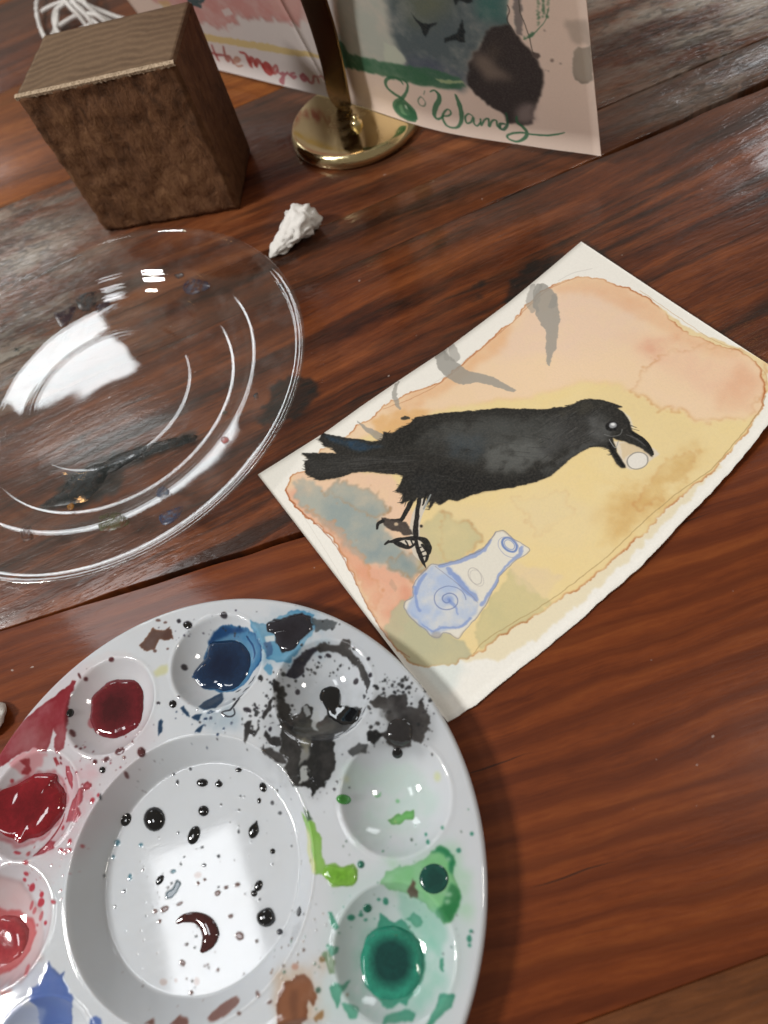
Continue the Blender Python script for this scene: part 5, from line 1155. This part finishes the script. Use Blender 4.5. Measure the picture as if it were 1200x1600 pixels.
tp = [at(x, y, .004)[:2] for x, y in ((-34, 1150), (-22, 1126), (-12, 1108), (-6, 1094))]
tissue('folded_paper_scrap', tp, [.004, .0062, .0052, .0022], [.003, .006, .006, .003], 8.1, 'pale scrap cut off by the left picture edge, above the palette rim', 'paper scrap', amp=.25)

# ------------------------------------------------------------------ white cord behind the block
t = NT('white_cotton_cord')
gp = t.n('NewGeometry').outputs['Position']
t.bsdf(base=(.74, .72, .70), rough=.85, normal=t.bump(t.noise(gp, 900, 3, .6), .4, .0005), spec=.2)
M_CO = t.m
cords = [[(70, -60, 4), (64, -20, 4), (57, 8, 5), (60, 35, 4), (68, 55, 3), (74, 63, 2), (82, 55, 3), (88, 40, 5), (90, 20, 8), (100, 8, 12), (120, 4, 14)],
         [(66, 18, 4), (80, 10, 8), (100, 4, 12), (122, 10, 14), (140, 28, 10), (160, 44, 6), (178, 60, 3)],
         [(96, 58, 2), (88, 46, 4), (84, 30, 6), (88, 16, 9), (104, 2, 14), (110, -30, 12)],
         [(88, 44, 3), (100, 36, 5), (115, 27, 8), (130, 22, 11), (150, 24, 12), (165, 34, 9), (182, 38, 5), (200, 48, 3)],
         [(112, 54, 2), (128, 46, 4), (142, 38, 8), (134, 24, 12), (118, 8, 15), (112, -10, 14), (120, -40, 8)],
         [(200, 32, 2), (180, 26, 4), (160, 18, 7), (140, 10, 11), (122, 0, 14), (100, -14, 12), (90, -50, 6)],
         [(182, 38, 2), (165, 30, 5), (148, 20, 9), (132, 4, 13), (128, -20, 12), (140, -60, 6)],
         [(150, 50, 2), (138, 42, 6), (124, 26, 12), (112, 14, 15), (100, 0, 15), (86, -14, 10), (60, -40, 4)]]
cordroot = empty('cotton_cord', at(130, 30), 'loose tangle of twisted white cotton cord behind the wood block', 'cord')
for P in cords:
    Q = np.array([at(x, y, z*.001) for x, y, z in P]); n = len(Q); fine = []
    for i in range(n-1):
        p0, p1, p2, p3 = Q[max(i-1, 0)], Q[i], Q[i+1], Q[min(i+2, n-1)]
        for s in np.linspace(0, 1, 14, endpoint=False): fine.append(.5*((2*p1)+(-p0+p2)*s+(2*p0-5*p1+4*p2-p3)*s*s+(-p0+3*p1-3*p2+p3)*s**3))
    fine = np.array(fine); tg = np.gradient(fine, axis=0); tg /= np.maximum(np.linalg.norm(tg, axis=1), 1e-9)[:, None]
    ln = np.concatenate([[0], np.cumsum(np.linalg.norm(np.diff(fine, axis=0), axis=1))])
    V, F = [], []
    for st in range(3):      # three plies twisted together
        b0 = len(V)
        for p, tt, l in zip(fine, tg, ln):
            s1 = np.cross(tt, (0, 0, 1)); s1 /= max(np.linalg.norm(s1), 1e-9); s2 = np.cross(s1, tt)
            ph = l/.0052*2*math.pi+st*2*math.pi/3
            c = p+(s1*math.cos(ph)+s2*math.sin(ph))*.00092
            for a in np.linspace(0, 2*math.pi, 7, endpoint=False):
                q = c+(s1*math.cos(a)+s2*math.sin(a))*.00082; q[2] = max(q[2], .0002); V.append(q)
        m = len(fine)
        F += [tuple(b0+k for k in f) for f in grid_faces(m, 7)]
        F += [(b0+i*7+6, b0+(i+1)*7+6, b0+(i+1)*7, b0+i*7) for i in range(m-1)]
    mesh('strand', V, F, M_CO, cordroot)
